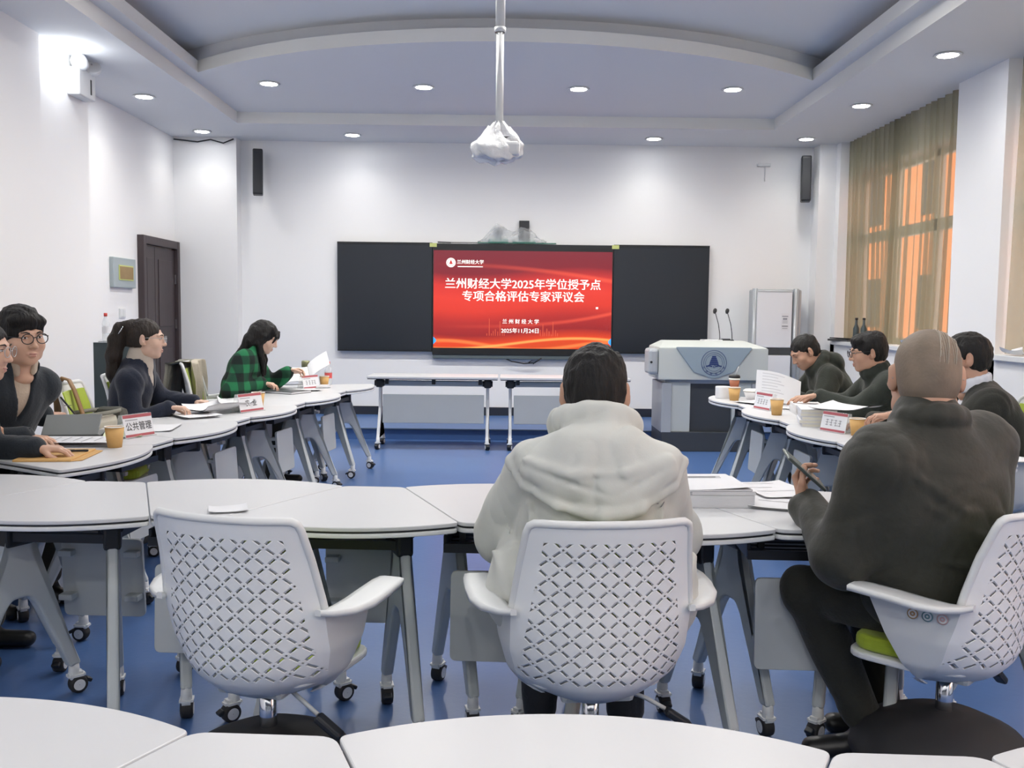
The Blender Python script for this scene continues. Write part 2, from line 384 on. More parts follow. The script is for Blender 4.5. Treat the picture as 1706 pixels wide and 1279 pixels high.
# emergency lamp on the left pilaster
t = thing('emergency_light', 'white twin-head emergency light high on the left wall, one head lit', 'emergency light', (-3.49, 7.78, 3.20))
MB().box((.05, 0, -.02), (.10, .30, .22), bev=.01).build('battery_box', M['white'], t)
for yy, n in ((-.11, 0), (.11, 1)):
    hd = MB().lathe([(.02, -.05), (.05, -.04), (.075, .0), (.078, .03), (.07, .035)], (.08, yy, .13), mx=Matrix.Rotation(-.9 if n == 0 else .9, 4, 'X') @ Matrix.Rotation(.5, 4, 'Y')).build('lamp_head', M['white'], t)
    MB().lathe([(.001, .0), (.066, .0), (.066, .012), (.001, .02)], (.085, yy, .155), mx=Matrix.Rotation(-.9 if n == 0 else .9, 4, 'X') @ Matrix.Rotation(.5, 4, 'Y'), caps=False).build('lamp_lens', M['chrome'], hd)
MB().box((.101, .06, -.03), (.006, .02, .12)).build('indicator_strip', M['black'], t)
sd = bpy.data.lights.new('emergency_beam', 'POINT'); sd.energy = 3.5; sd.color = (.95, .98, 1); sd.shadow_soft_size = .05
so = bpy.data.objects.new('emergency_beam', sd); COL.objects.link(so); so.location = (-3.36, 7.40, 3.27)
t = MB().tube([(-3.88, 11.17, HC - .03), (-3.6, 11.16, HC - .06), (-3.45, 11.17, HC - .03), (-3.3, 11.165, HC - .07), (-3.18, 11.17, HC - .02)], .008).build('cable', M['black'])
tag(t, 'thin cable slack along the ceiling above the back left column', 'cable')

t = thing('wall_hook', 'small clear bracket on the back wall left of the right speaker', 'bracket', (3.10, YB, 3.17))
MB().box((0, -.02, 0), (.16, .04, .03), bev=.006).build('hook_plate', M['white'], t); MB().box((0.02, -.008, -.10), (.012, .012, .18)).build('hook_stem', M['white'], t)
# ------------------------------------------------------------------ downlights
def downlight(x, y, z, label, pw=1.0, sp=.9):
    t = thing('downlight', label, 'ceiling light', (x, y, z), 0, 'recessed ceiling downlights')
    MB().lathe([(.075, -.001), (.098, -.003), (.105, -.008), (.100, -.013), (.078, -.012), (.075, -.001)], caps=False).build('trim_ring', M['white'], t)
    MB().lathe([(.001, -.012), (.076, -.012), (.076, -.004), (.001, -.004)], caps=False).build('diffuser', M['lamp'], t)
    area_light('downlight_glow', (x, y, z - .02), .15, DOWN_W * pw, (1.0, .96, .885), disk=True, spread=PI * sp)
for a in ((-3.43, 9.09, HC, 'round lit downlight in the left ceiling border nearer the pilaster'), (-3.43, 10.80, HC, 'round lit downlight in the back left corner of the ceiling border'),
          (-1.75, 10.90, HC, 'round lit downlight in the back ceiling border left of the projector pole'), (1.70, 10.90, HC, 'round lit downlight in the back ceiling border right of the projector pole'),
          (3.42, 10.80, HC, 'round lit downlight in the back right corner above the black speaker'), (3.39, 9.08, HC, 'round lit downlight in the right ceiling border beside the curtain middle'),
          (3.38, 7.31, HC, 'round lit downlight in the right ceiling border nearest the camera'),
          (-2.23, 9.02, Z2, 'round lit downlight in the coffer, first of four from the left'), (-.78, 9.08, Z2, 'round lit downlight in the coffer, just left of the projector pole'),
          (.69, 9.07, Z2, 'round lit downlight in the coffer, just right of the projector pole'), (2.14, 9.01, Z2, 'round lit downlight in the coffer, last of four to the right')):
    downlight(*a, pw=.10 if a[2] == HC else 1.3, sp=.66 if a[2] == HC else .92)
for x, y in ((-3.3, 5.6), (-3.3, 2.2), (3.38, 5.4), (3.38, 3.2), (-1.8, .2), (0, .2), (1.8, .2), (-1.8, 3.4), (0, 3.4), (1.8, 3.4), (-1.8, 6.3), (-.6, 6.3), (.6, 6.3), (1.8, 6.3), (-2.2, -1.75), (0, -1.75), (2.2, -1.75)):  # unseen fill lamps, added to light near tables, chair backs and back wall
    downlight(x, y, HC if abs(x) > 3 or y < -1.4 else Z3, 'round added downlight in the unseen ceiling behind or above the camera, for fill light', (.06 if x < 0 else .12) if abs(x) > 3 else (.6 if x < -1 else 1.2) if y > 6 else 1.2 if y < 0 else (.25 if x < -1 else .5), .9)

# ------------------------------------------------------------------ curtains
def curtain_mat():
    m = bpy.data.materials.new('olive_sheer'); m.use_nodes = True; nt = m.node_tree; nt.nodes.clear()
    out = nt.nodes.new('ShaderNodeOutputMaterial'); df = nt.nodes.new('ShaderNodeBsdfDiffuse'); tl = nt.nodes.new('ShaderNodeBsdfTranslucent'); tr = nt.nodes.new('ShaderNodeBsdfTransparent')
    df.inputs[0].default_value = (.36, .36, .27, 1); tl.inputs[0].default_value = (.34, .33, .25, 1); tr.inputs[0].default_value = (.95, .90, .80, 1)
    a = nt.nodes.new('ShaderNodeMixShader'); a.inputs[0].default_value = .35; c = nt.nodes.new('ShaderNodeMixShader'); c.inputs[0].default_value = .45
    nt.links.new(df.outputs[0], a.inputs[1]); nt.links.new(tl.outputs[0], a.inputs[2]); nt.links.new(a.outputs[0], c.inputs[1]); nt.links.new(tr.outputs[0], c.inputs[2]); nt.links.new(c.outputs[0], out.inputs[0])
    return m
M['curtain'] = curtain_mat()
def curtain(y0, y1, name_label, nf, seed, gather=None, ztop=3.385, zbot=SILL + .012):
    r = np.random.default_rng(seed); nu, nv = nf * 14, 40
    ph = np.cumsum(r.uniform(.6, 1.5, nf + 2)); ph = ph / ph[-1]
    P = []
    amp = r.uniform(.6, 1.3, nf + 3)
    for i in range(nu + 1):
        u = i / nu; k = u * nf; row = []
        for j in range(nv + 1):
            v = j / nv                                   # 0 top, 1 bottom
            a = np.interp(k, range(nf + 3), amp)
            yy = u + .012 * math.sin(u * 23 + seed) * v
            if gather: yy = u + gather * v * v * math.sin(PI * u) * .5
            y = y0 + (y1 - y0) * yy
            x = 4.0 + .024 * a * (1 + .5 * v) * math.sin(2 * PI * k + .8 * math.sin(k * 1.3)) + .02 * v * math.sin(u * 9 + seed)
            row.append((x, y, ztop + (zbot - ztop) * v))
        P.append(row)
    o = MB().grid(P).build('curtain', M['curtain'], recalc=False); tag(o, name_label, 'curtain', 'olive curtains'); return o
curtain(8.23, 9.75, 'olive sheer curtain panel over the far window, nearer half beside the white pillar', 11, 3, .10)
curtain(9.62, 11.0, 'olive sheer curtain panel over the far window, far half beside the corner', 11, 5, -.14)
curtain(4.3, 7.36, 'olive sheer curtain of the nearer window at the right edge of the photo', 14, 9)
# ------------------------------------------------------------------ petal folding tables
TT = .735; LL, SS, DD, SG = .74, .22, .56, .105
def petal_outline(inset=0.0):
    a, c, h = LL / 2 - inset, SS / 2 - inset * .7, DD / 2 - inset
    R = (a * a + SG * SG) / (2 * SG); cy = h + SG - R
    arc = []
    th = math.asin(a / R)
    for k in range(1, 24):
        t = th - 2 * th * k / 24; arc.append((R * math.sin(t), cy + R * math.cos(t)))
    poly = [(-c, -h), (c, -h), (a, h)] + arc + [(-a, h)]
    rad = [.045, .045, .035] + [0] * len(arc) + [.035]
    return fillet(poly, rad)
def caster(parent, x, y, ang, brake=True):
    c = MB(); mx = Matrix.Translation((x, y, 0)) @ Matrix.Rotation(ang, 4, 'Z')
    c.lathe([(.001, .118), (.017, .118), (.019, .085), (.019, .07)], (x, y, 0), 14, caps=False)
    c.merge_box = None
    t = bmesh.new(); bmesh.ops.create_cube(t, size=1); bmesh.ops.scale(t, vec=(.046, .06, .026), verts=t.verts); bmesh.ops.bevel(t, geom=t.edges[:], offset=.009, segments=2, affect='EDGES')
    c.merge(t, mx @ Matrix.Translation((0, -.006, .066)))
    o = c.build('caster', M['white'], parent)
    wm = MB(); q = mx @ Matrix.Translation((0, -.012, .032)) @ Matrix.Rotation(PI / 2, 4, 'Y')
    wm.lathe([(.001, -.019), (.018, -.019), (.020, -.021), (.030, -.018), (.032, -.010), (.032, .010), (.030, .018), (.020, .021), (.018, .019), (.001, .019)], mx=q, seg=20, caps=False, m=M['rubber'])
    wm.lathe([(.001, -.0215), (.020, -.0215)], mx=q, seg=20, caps=False, m=M['white']); wm.lathe([(.001, .0215), (.020, .0215)], mx=q, seg=20, caps=False, m=M['white'])
    wm.build('wheel', M['rubber'], o)
    if brake:
        MB().box((0, 0, 0), (.03, .022, .014), bev=.004).build('brake_lever', M['black'], o).matrix_local = mx @ Matrix.Translation((0, -.048, .040)) @ Matrix.Rotation(.5, 4, 'X')
def leg_frame(mb, sgn, foot_s=.21):
    # inverted Y in the plane of the slanted side
    D = Vector((sgn * .40, .917, 0)).normalized()
    c = Vector((sgn * .165, .10, 0))
    pts = [(-.045, .665), (.045, .665), (.055, .55), (foot_s + .022, .105), (foot_s - .024, .105), (.058, .37), (.03, .405), (-.03, .405), (-.058, .37), (-foot_s + .024, .105), (-foot_s - .022, .105), (-.055, .55)]
    pts = fillet(pts, [.012, .012, .08, .012, .012, .05, .035, .035, .05, .012, .012, .08], 4)
    nrm = Vector((D.y, -D.x, 0))
    mx = Matrix(((D.x, 0, nrm.x, c.x), (D.y, 0, nrm.y, c.y), (0, 1, 0, 0), (0, 0, 0, 1)))
    mb.prism(pts, -.019, .019, bev=.010, mx=mx, seg=3)
    return c + D * foot_s, c - D * foot_s
def make_table():
    t = thing('petal_table', 'x', 'table')
    MB().prism(petal_outline(), TT - .013, TT, bev=.003).build('tabletop', M['tabletop'], t)
    MB().prism(petal_outline(.006), TT - .020, TT - .0125).build('edge_band', M['black'], t)
    MB().prism(petal_outline(.001), TT - .034, TT - .0195, bev=.004).build('underlay', M['white'], t)
    feet = []
    for s in (-1, 1):
        mb = MB(); f = leg_frame(mb, s); mb.build('leg_frame', M['grey'], t); feet += [(p, s) for p in f]
        h = MB(); h.box((s * .155, .075, .672), (.075, .13, .065), (0, 0, -s * .41), bev=.012)
        h.cyl((s * .155, .02, .668), (s * .205, .0, .668), .026, seg=16); h.box((s * .165, .10, .63), (.055, .105, .09), (0, 0, -s * .41), bev=.01)
        h.build('hinge_bracket', M['black'], t)
    for (p, s) in feet: caster(t, p.x, p.y, random.uniform(-.9, .9) + (PI if random.random() < .3 else 0))
    tr = MB()
    for k in range(6): tr.box((0, -.13 + .05 * k, .612), (.34, .022, .008))
    for s in (-1, 1): tr.box((s * .17, 0, .635), (.012, .30, .055), bev=.003)
    for yy in (-.15, .135): tr.box((0, yy, .622), (.35, .012, .03))
    for s in (-1, 1):
        for yy in (-.09, .08): tr.box((s * .12, yy, .668), (.02, .02, .075))
    tr.build('book_tray', M['black'], t)
    MB().box((0, .0, .695), (.40, .06, .012)).build('cross_beam', M['black'], t)
    out = fillet([(-.15, -.145), (.15, -.145), (.15, .145), (-.15, .145)], .022)
    p = MB().prism(out, -.008, .008, bev=.002, mx=Matrix.Translation((0, -.165, .405)) @ Matrix.Rotation(PI / 2 - .06, 4, 'X')).build('modesty_panel', M['panelgrey'], t)
    for s in (-1, 1):
        for zz in (.34, .50): MB().box((s * .12, -.14, zz), (.05, .05, .022), bev=.004).build('panel_bracket', M['grey'], p)
    return t
PITCH = LL / 2 + SS / 2 + .004
tab0 = make_table(); used = [False]; TABLES = {}
def put_table(x, y, nx, ny, label, group):
    rz = math.atan2(-nx, ny)            # local +y points along n
    if not used[0]: used[0] = True; t = tab0
    else: t = copy_tree(tab0)
    relabel(t, label, (x, y, 0), rz); t['group'] = group; return t
def strip(p0, d, n, n_first, labels, group, start_long):
    # p0 = centre of the first table, d = direction of the row, n = where the long curved sides of 'A' tables face
    d = Vector(d).normalized(); n = Vector(n).normalized(); p0 = Vector(p0)
    for k, lb in enumerate(labels):
        if lb is None: continue
        p = p0 + d * PITCH * k; A = (k % 2 == 0) == start_long; s = 1 if A else -1
        put_table(p.x, p.y, n.x * s, n.y * s, lb, group)
# middle row (directly behind the front table), seen from behind
dm = (1, -.055); nm = (.055, 1)
strip((-1.936, 3.215), dm, nm, 0, [
    'white petal table of the middle row, farthest left, mostly outside the photo',
    'white petal table of the middle row immediately left of the empty chair',
    'white petal table directly in front of the empty white chair, curved side facing the screen',
    'white petal table right of the empty chair with its black tray in view',
    'white petal table in front of the man in the grey hooded jacket',
    'white petal table under the thick paper stack',
    'white petal table with plain grey panel beside the knee of the balding man',
    'white petal table hidden behind the seated man in olive black'], 'middle row petal tables', True)
# front row, under the camera
strip((-.858, 1.135), dm, nm, 0, [
    'white petal table in the bottom left corner of the photo',
    'white petal table showing its narrow end at the bottom photo edge, left',
    'large curved white petal table at the bottom centre of the photo',
    'white petal table mostly cut off by the bottom edge, right of the centre one',
    'white petal table in the bottom right corner of the photo'], 'front row petal tables', True)
# left column
dl = Vector((.129, .9917)); nl = Vector((.9917, -.129))
pl = Vector((-1.76, 3.70)) + dl * .37 - nl * .28
strip(pl, dl, nl, 0, [
    'white petal table with the brown envelope and pen, nearest of the left column',
    'white petal table beside the first paper cup under the nearest left place card',
    'white petal table in front of the woman in the navy blazer',
    'white petal table of the left column under the flattened paper sheets',
    'white petal table under the second place card of the left column',
    'white petal table of the left column beside the second paper cup',
    'white petal table under the black folder of the woman in green plaid',
    'white petal table under the open document of the woman in green plaid',
    'white petal table at the far end of the left column with the bottle and flask'], 'left column petal tables', True)
# right column
dr = Vector((-.012, 1)).normalized(); nr = Vector((-1, -.012)).normalized()
pr = Vector((1.725, 3.80)) + dr * .37 - nr * .28
strip(pr, dr, nr, 0, [
    'white petal table of the right column hidden behind the seated man in olive black',
    'white petal table of the right column beside the nearest paper cup there',
    'white petal table under the tall stack of white books',
    'white petal table between the book stack and the far place card of the right column',
    'white petal table under the hands of the man in glasses',
    'white petal table of the right column under the tilted document',
    'white petal table at the far end of the right column with the coffee cup'], 'right column petal tables', True)

# ------------------------------------------------------------------ two folding tables below the board
def long_table(x, y, label):
    t = thing('folding_table', label, 'table', (x, y, 0), 0, 'folding tables below the board')
    MB().box((0, 0, .722), (1.30, .48, .024), bev=.004).build('tabletop', M['tabletop'], t)
    MB().box((0, 0, .7065), (1.29, .47, .007)).build('edge_band', M['black'], t)
    r = MB().box((0, -.05, .655), (1.00, .05, .055), bev=.008).build('beam', M['panelgrey'], t)
    mb = MB()
    for xx in (-.47, 0.0, .47): mb.box((xx, -.06, .675), (.035, .06, .06), bev=.004)
    mb.build('beam_clip', M['black'], r)
    for s in (-1, 1):
        mb = MB(); 
        pts = fillet([(-.03, .66), (.03, .66), (.035, .40), (.215, .105), (.175, .105), (.02, .33), (-.02, .33), (-.175, .105), (-.215, .105), (-.035, .40)], .015, 3)
        mb.prism(pts, -.016, .016, bev=.008, mx=Matrix(((0, 0, 1, s * .545), (1, 0, 0, 0), (0, 1, 0, 0), (0, 0, 0, 1)))); mb.build('leg_frame', M['white'], t)
        h = MB().box((s * .545, -.03, .655), (.075, .12, .085), bev=.014).cyl((s * .545 - .05, -.06, .655), (s * .545 + .05, -.06, .655), .03, seg=14); h.build('hinge_bracket', M['black'], t)
        for yy in (-.195, .195): caster(t, s * .545, yy, .3 * s)
    MB().box((0, -.10, .40), (1.02, .016, .29), (-.05, 0, 0), bev=.005).build('modesty_panel', M['panelgrey'], t)
    return t
long_table(-.70, 9.50, 'white folding table with grey front panel below the screen, the left one of two')
long_table(.62, 9.49, 'white folding table below the screen half hidden by the man in the hooded jacket')

# ------------------------------------------------------------------ shell chairs
def shell_mat():
    m = bpy.data.materials.new('perforated_white_shell'); m.use_nodes = True; nt = m.node_tree; L = nt.links
    b = nt.nodes['Principled BSDF']; b.inputs['Base Color'].default_value = (.84, .86, .87, 1); b.inputs['Roughness'].default_value = .36
    def mth(op, a, b_=None, c=None):
        n = nt.nodes.new('ShaderNodeMath'); n.operation = op
        for i, v in enumerate((a, b_, c)):
            if v is None: continue
            if isinstance(v, (int, float)): n.inputs[i].default_value = v
            else: L.new(v, n.inputs[i])
        return n.outputs[0]
    uv = nt.nodes.new('ShaderNodeUVMap'); sp = nt.nodes.new('ShaderNodeSeparateXYZ'); L.new(uv.outputs[0], sp.inputs[0])
    x, y = sp.outputs[0], sp.outputs[1]              # metres on the shell
    px, py = .060, .053
    a = mth('ADD', mth('DIVIDE', x, px), mth('DIVIDE', y, py)); c = mth('SUBTRACT', mth('DIVIDE', x, px), mth('DIVIDE', y, py))
    def dist_int(v): return mth('ABSOLUTE', mth('SUBTRACT', v, mth('ROUND', v)))
    da, dc = dist_int(a), dist_int(c)
    def soft(v, e0, e1):
        n = nt.nodes.new('ShaderNodeMapRange'); n.interpolation_type = 'SMOOTHSTEP'; n.clamp = True
        n.inputs[1].default_value = e0; n.inputs[2].default_value = e1; n.inputs[3].default_value = 1; n.inputs[4].default_value = 0
        L.new(v, n.inputs[0]); return n.outputs[0]
    def dash(d_, o_, wdt, e):   # slot on line d_=integer, between nodes (o_ about half-integer)
        return mth('MULTIPLY', soft(d_, wdt, wdt + e), soft(mth('SUBTRACT', .5, o_), .235, .235 + e))
    ymask = mth('MULTIPLY', mth('LESS_THAN', y, .812), mth('GREATER_THAN', y, .425))
    hwl = mth('ADD', .165, mth('MULTIPLY', mth('SUBTRACT', .83, y), .135))
    xm = mth('LESS_THAN', mth('ABSOLUTE', x), hwl)
    msk = mth('MULTIPLY', ymask, xm)
    hole = mth('MAXIMUM', dash(da, dc, .038, .02), dash(dc, da, .038, .02))
    dot = mth('MULTIPLY', soft(da, .05, .07), soft(dc, .05, .07))
    hole = mth('MULTIPLY', mth('MAXIMUM', hole, dot), msk)
    wide = mth('MULTIPLY', mth('MAXIMUM', dash(da, dc, .055, .07), dash(dc, da, .055, .07)), msk)
    bp = nt.nodes.new('ShaderNodeBump'); bp.inputs['Strength'].default_value = .6; bp.inputs['Distance'].default_value = .006; bp.invert = True
    L.new(wide, bp.inputs['Height']); L.new(bp.outputs[0], b.inputs['Normal'])
    L.new(mth('SUBTRACT', 1.0, hole), b.inputs['Alpha'])
    return m
M['shell'] = shell_mat()
def shell_hw(z): return float(np.interp(z, [.345, .36, .38, .42, .50, .60, .66, .86], [.12, .150, .178, .213, .236, .238, .230, .205]))
def shell_yb(z): return float(np.interp(z, [.345, .36, .38, .41, .45, .55, .65, .75, .86], [-.085, -.115, -.145, -.172, -.190, -.200, -.205, -.218, -.245]))
def shell_pt(s, z, off=0.0):
    hw = shell_hw(z); x = s * hw
    wrap = float(np.interp(z, [.36, .45, .60, .86], [.13, .12, .085, .045]))
    y = shell_yb(z) + wrap * abs(s) ** 2.4
    return Vector((x * (1 - off * .5), y + off, z))
def side_pt(s, z, f):   # web from the edge of the back forward to the arm, f 0..1
    e = shell_pt(s, z); yf = float(np.interp(z, [.36, .41, .50, .61], [.00, .03, .075, .13]))
    k = f
    return Vector((e.x + s * .018 * math.sin(PI * k * .6), e.y + (yf - e.y) * k, e.z))
def make_chair():
    t = thing('shell_chair', 'x', 'chair')
    zs = list(np.linspace(.345, .86, 46)); ss = list(np.linspace(-1, 1, 41))
    def surf(mb, off, m):
        P = [[shell_pt(s, z, off) for s in ss] for z in zs]
        U = [[(s * shell_hw(z), z) for s in ss] for z in zs]
        mb.grid(P, m, True, U)
    mb = MB(); surf(mb, 0, M['shell']); surf(mb, .012, M['shell'])
    # closed rim
    def rim(A, B):
        for (a, b_), (c, d) in zip(zip(A, A[1:]), zip(B, B[1:])): mb.quad([a, b_, d, c], M['white'])
    top = [shell_pt(s, .86) for s in ss]; top2 = [shell_pt(s, .86, .012) for s in ss]; rim(top, top2)
    for s in (-1, 1):
        for f0, f1 in zip(np.linspace(0, 1, 7), np.linspace(0, 1, 7)[1:]):
            pass
        zz = [z for z in zs if z <= .612]
        for o in (0, .010):
            P = [[side_pt(s, z, f) - Vector((s * o, 0, 0)) for f in np.linspace(0, 1, 9)] for z in zz]; mb.grid(P, M['white'], True)
        A = [side_pt(s, z, 1) for z in zz]; rim(A, [p - Vector((s * .010, 0, 0)) for p in A])
    sh = mb.build('back_shell', M['white'], t, recalc=True)
    # rounded rim along the top and sides of the back
    path = [shell_pt(-1, z, .006) for z in np.linspace(.615, .835, 12)] + [shell_pt(-.985, .852, .006), shell_pt(-.93, .860, .006)] + [shell_pt(s, .861 , .006) for s in np.linspace(-.85, .85, 15)] + [shell_pt(.93, .860, .006), shell_pt(.985, .852, .006)] + [shell_pt(1, z, .006) for z in np.linspace(.835, .615, 12)]
    MB().tube(path, .011, 8).build('rim', M['white'], sh)
    for s in (-1, 1):
        rows = []
        for (x, y, z, w) in ((.234, -.150, .612, .016), (.250, -.128, .607, .040), (.276, -.090, .607, .072), (.294, -.035, .612, .088), (.302, .04, .620, .088), (.304, .11, .624, .084), (.304, .150, .624, .072)):
            rows.append((Vector((x - w / 2, y, z)), Vector((x + w / 2, y, z))))
        mb = MB(); th = Vector((0, 0, .014))
        P = [[Vector((s * a.x, a.y, a.z)) for a in (r[0], r[0] + th, r[0] * .8 + r[1] * .2 + th * 1.15, r[0] * .2 + r[1] * .8 + th * 1.15, r[1] + th, r[1], r[0])] for r in rows]
        mb.grid(P, None, True)
        for e in (P[0], P[-1]): mb.quad(e[:-1])
        o = mb.build('armrest', M['white'], t)
    out = fillet([(-.155, -.11), (.155, -.11), (.215, .02), (.225, .21), (-.225, .21), (-.215, .02)], [.06, .06, .05, .07, .07, .05])
    MB().prism(out, .395, .415, bev=.006).build('seat_pan', M['white'], t)
    MB().prism([(x * .93, y * .93 + .005) for x, y in out], .4155, .462, bev=.018, seg=3).build('seat_cushion', M['lime'], t)
    mb = MB(); P = [[shell_pt(s * .86, z, .030 + .018 * (1 - abs(s) ** 4)) for s in np.linspace(-1, 1, 17)] for z in np.linspace(.50, .83, 14)]; mb.grid(P)
    P2 = [[p + Vector((0, -.012, 0)) for p in row] for row in P]; mb.grid(P2)
    for A, B in ((P[0], P2[0]), (P[-1], P2[-1]), ([r[0] for r in P], [r[0] for r in P2]), ([r[-1] for r in P], [r[-1] for r in P2])):
        for (a, b_), (c, d) in zip(zip(A, A[1:]), zip(B, B[1:])): mb.quad([a, b_, d, c])
    MB_ = mb.build('back_cushion', M['lime'], t)
    MB().box((0, 0, .372), (.20, .20, .045), bev=.015).build('mechanism', M['panelgrey'], t)
    MB().cyl((0, 0, .17), (0, 0, .36), .024, seg=24, m=M['chrome']).cyl((0, 0, .33), (0, 0, .36), .034, seg=24, m=M['black']).build('gas_column', M['chrome'], t)
    lv = MB().tube([(.06, -.02, .365), (.14, -.06, .345), (.19, -.07, .318)], .006, m=M['panelgrey']).box((.225, -.075, .292), (.085, .034, .022), (0, .6, 0), m=M['black'], bev=.007).build('height_lever', M['black'], t)
    MB().lathe([(.001, .235), (.03, .234), (.06, .222), (.14, .205), (.215, .170), (.255, .120), (.262, .095), (.250, .090), (.001, .090)], seg=40, caps=False).build('base_dish', M['rubber'], t)
    for k in range(5):
        a = 2 * PI * k / 5 + .3; c = MB()
        c.lathe([(.001, .092), (.012, .092), (.012, .06), (.001, .06)], (.225 * math.cos(a), .225 * math.sin(a), 0), 12, caps=False)
        q = Matrix.Translation((.225 * math.cos(a), .225 * math.sin(a), .030)) @ Matrix.Rotation(a, 4, 'Z') @ Matrix.Rotation(PI / 2, 4, 'Y')
        c.lathe([(.001, -.022), (.026, -.022), (.030, -.016), (.030, .016), (.026, .022), (.001, .022)], mx=q, seg=18, caps=False)
        c.build('caster', M['rubber'], t)
    return t
chair0 = make_chair(); cused = [False]
def put_chair(x, y, deg, label):     # deg: 0 faces the screen, positive = turned to the right
    c = chair0 if not cused[0] else copy_tree(chair0); cused[0] = True
    relabel(c, label, (x, y, 0), -math.radians(deg)); c['group'] = 'white shell chairs with lime cushions'; return c
put_chair(-.640, 2.52, 17, 'empty white perforated shell chair in the foreground left')
put_chair(.25, 2.50, -6, 'white perforated shell chair under the man in the grey hooded jacket')
ch3 = put_chair(1.305, 2.66, -44, 'white perforated shell chair at the right photo edge under the man in olive black')
# round stickers on the side of the right chair
for k, (cn, mm) in enumerate((('tan', (.45, .27, .12)), ('teal', (.12, .25, .28)), ('pink', (.62, .38, .36)))):
    m_ = mat('sticker_' + cn, mm, .5)
    p = side_pt(-1, .575, .50 - .17 * k); nrm = Vector((-1, -.12, 0)).normalized()
    s_ = MB(); q = Matrix.Translation(p + nrm * .004) @ nrm.to_track_quat('Z', 'Y').to_matrix().to_4x4()
    s_.lathe([(.0115, 0), (.0145, 0), (.0145, .001), (.0115, .001)], mx=q, caps=False, m=m_); s_.lathe([(.001, .0005), (.0116, .0005)], mx=q, caps=False, m=M['white']); s_.lathe([(.003, .001), (.007, .001)], mx=q, caps=False, m=m_)
    s_.build('sticker', m_, ch3)
CH = {}
CH['bag'] = put_chair(-2.17, 5.14, 82, 'lime-backed empty chair with a leather strap, behind the left table')
CH['p3'] = put_chair(-2.23, 5.87, 88, 'lime-backed chair under the woman in the navy blazer')
CH['p4'] = put_chair(-2.22, 7.22, 85, 'lime-backed chair with a coat over it, behind the woman in green plaid')
CH['p2'] = put_chair(-2.55, 4.42, 85, 'chair under the man in round black glasses')
CH['p1'] = put_chair(-2.42, 3.55, 85, 'chair under the man cut off by the left photo edge')
CH['p7'] = put_chair(2.62, 6.95, -90, 'lime-backed chair under the man reading the tilted document')
CH['p8'] = put_chair(2.62, 5.95, -90, 'chair under the man in glasses and dark jacket at right')
CH['p9'] = put_chair(2.55, 4.75, -85, 'chair under the man in black suit and white shirt at right')

for k_, c_ in CH.items(): c_.scale = (1, 1, 1.12 if k_ not in ('p1', 'p2') else 1.04)
# ------------------------------------------------------------------ smart board
BX0, BX1, BZ0, BZ1, BYF = -2.0, 2.465, .895, 2.20, 11.30
t = thing('smart_blackboard', 'wide black smart blackboard with red presentation screen on the back wall', 'board', (0, 0, 0)); t.location = ((BX0 + BX1) / 2, BYF, (BZ0 + BZ1) / 2)
bx = (BX0 + BX1) / 2; bz = (BZ0 + BZ1) / 2
def bl(x, z, y=0.0): return (x - bx, y, z - bz)
for n, x0, x1 in (('left_panel', BX0, -.86), ('right_panel', 1.31, BX1)):
    o = MB().box(bl((x0 + x1) / 2, bz, .035), (x1 - x0 - .004, .07, BZ1 - BZ0), bev=.004).build(n, M['boarddark'], t)
    f = MB()
    for zz in (BZ0 + .012, BZ1 - .012): f.box(bl((x0 + x1) / 2, zz, -.002), (x1 - x0 - .006, .012, .022))
    f.build('panel_frame', M['bezel'], o)
SX0, SX1, SZ0, SZ1 = -.845, 1.295, .945, 2.110
bz_o = MB().box(bl(.225, 1.525, .03), (2.168, .08, 1.33), bev=.004).build('display_bezel', M['bezel'], t)
MB().box(bl(.225, .850, .035), (2.16, .07, .075), bev=.01).build('speaker_bar', mat('bar_teal_grey', (.10, .13, .14), .4), bz_o)
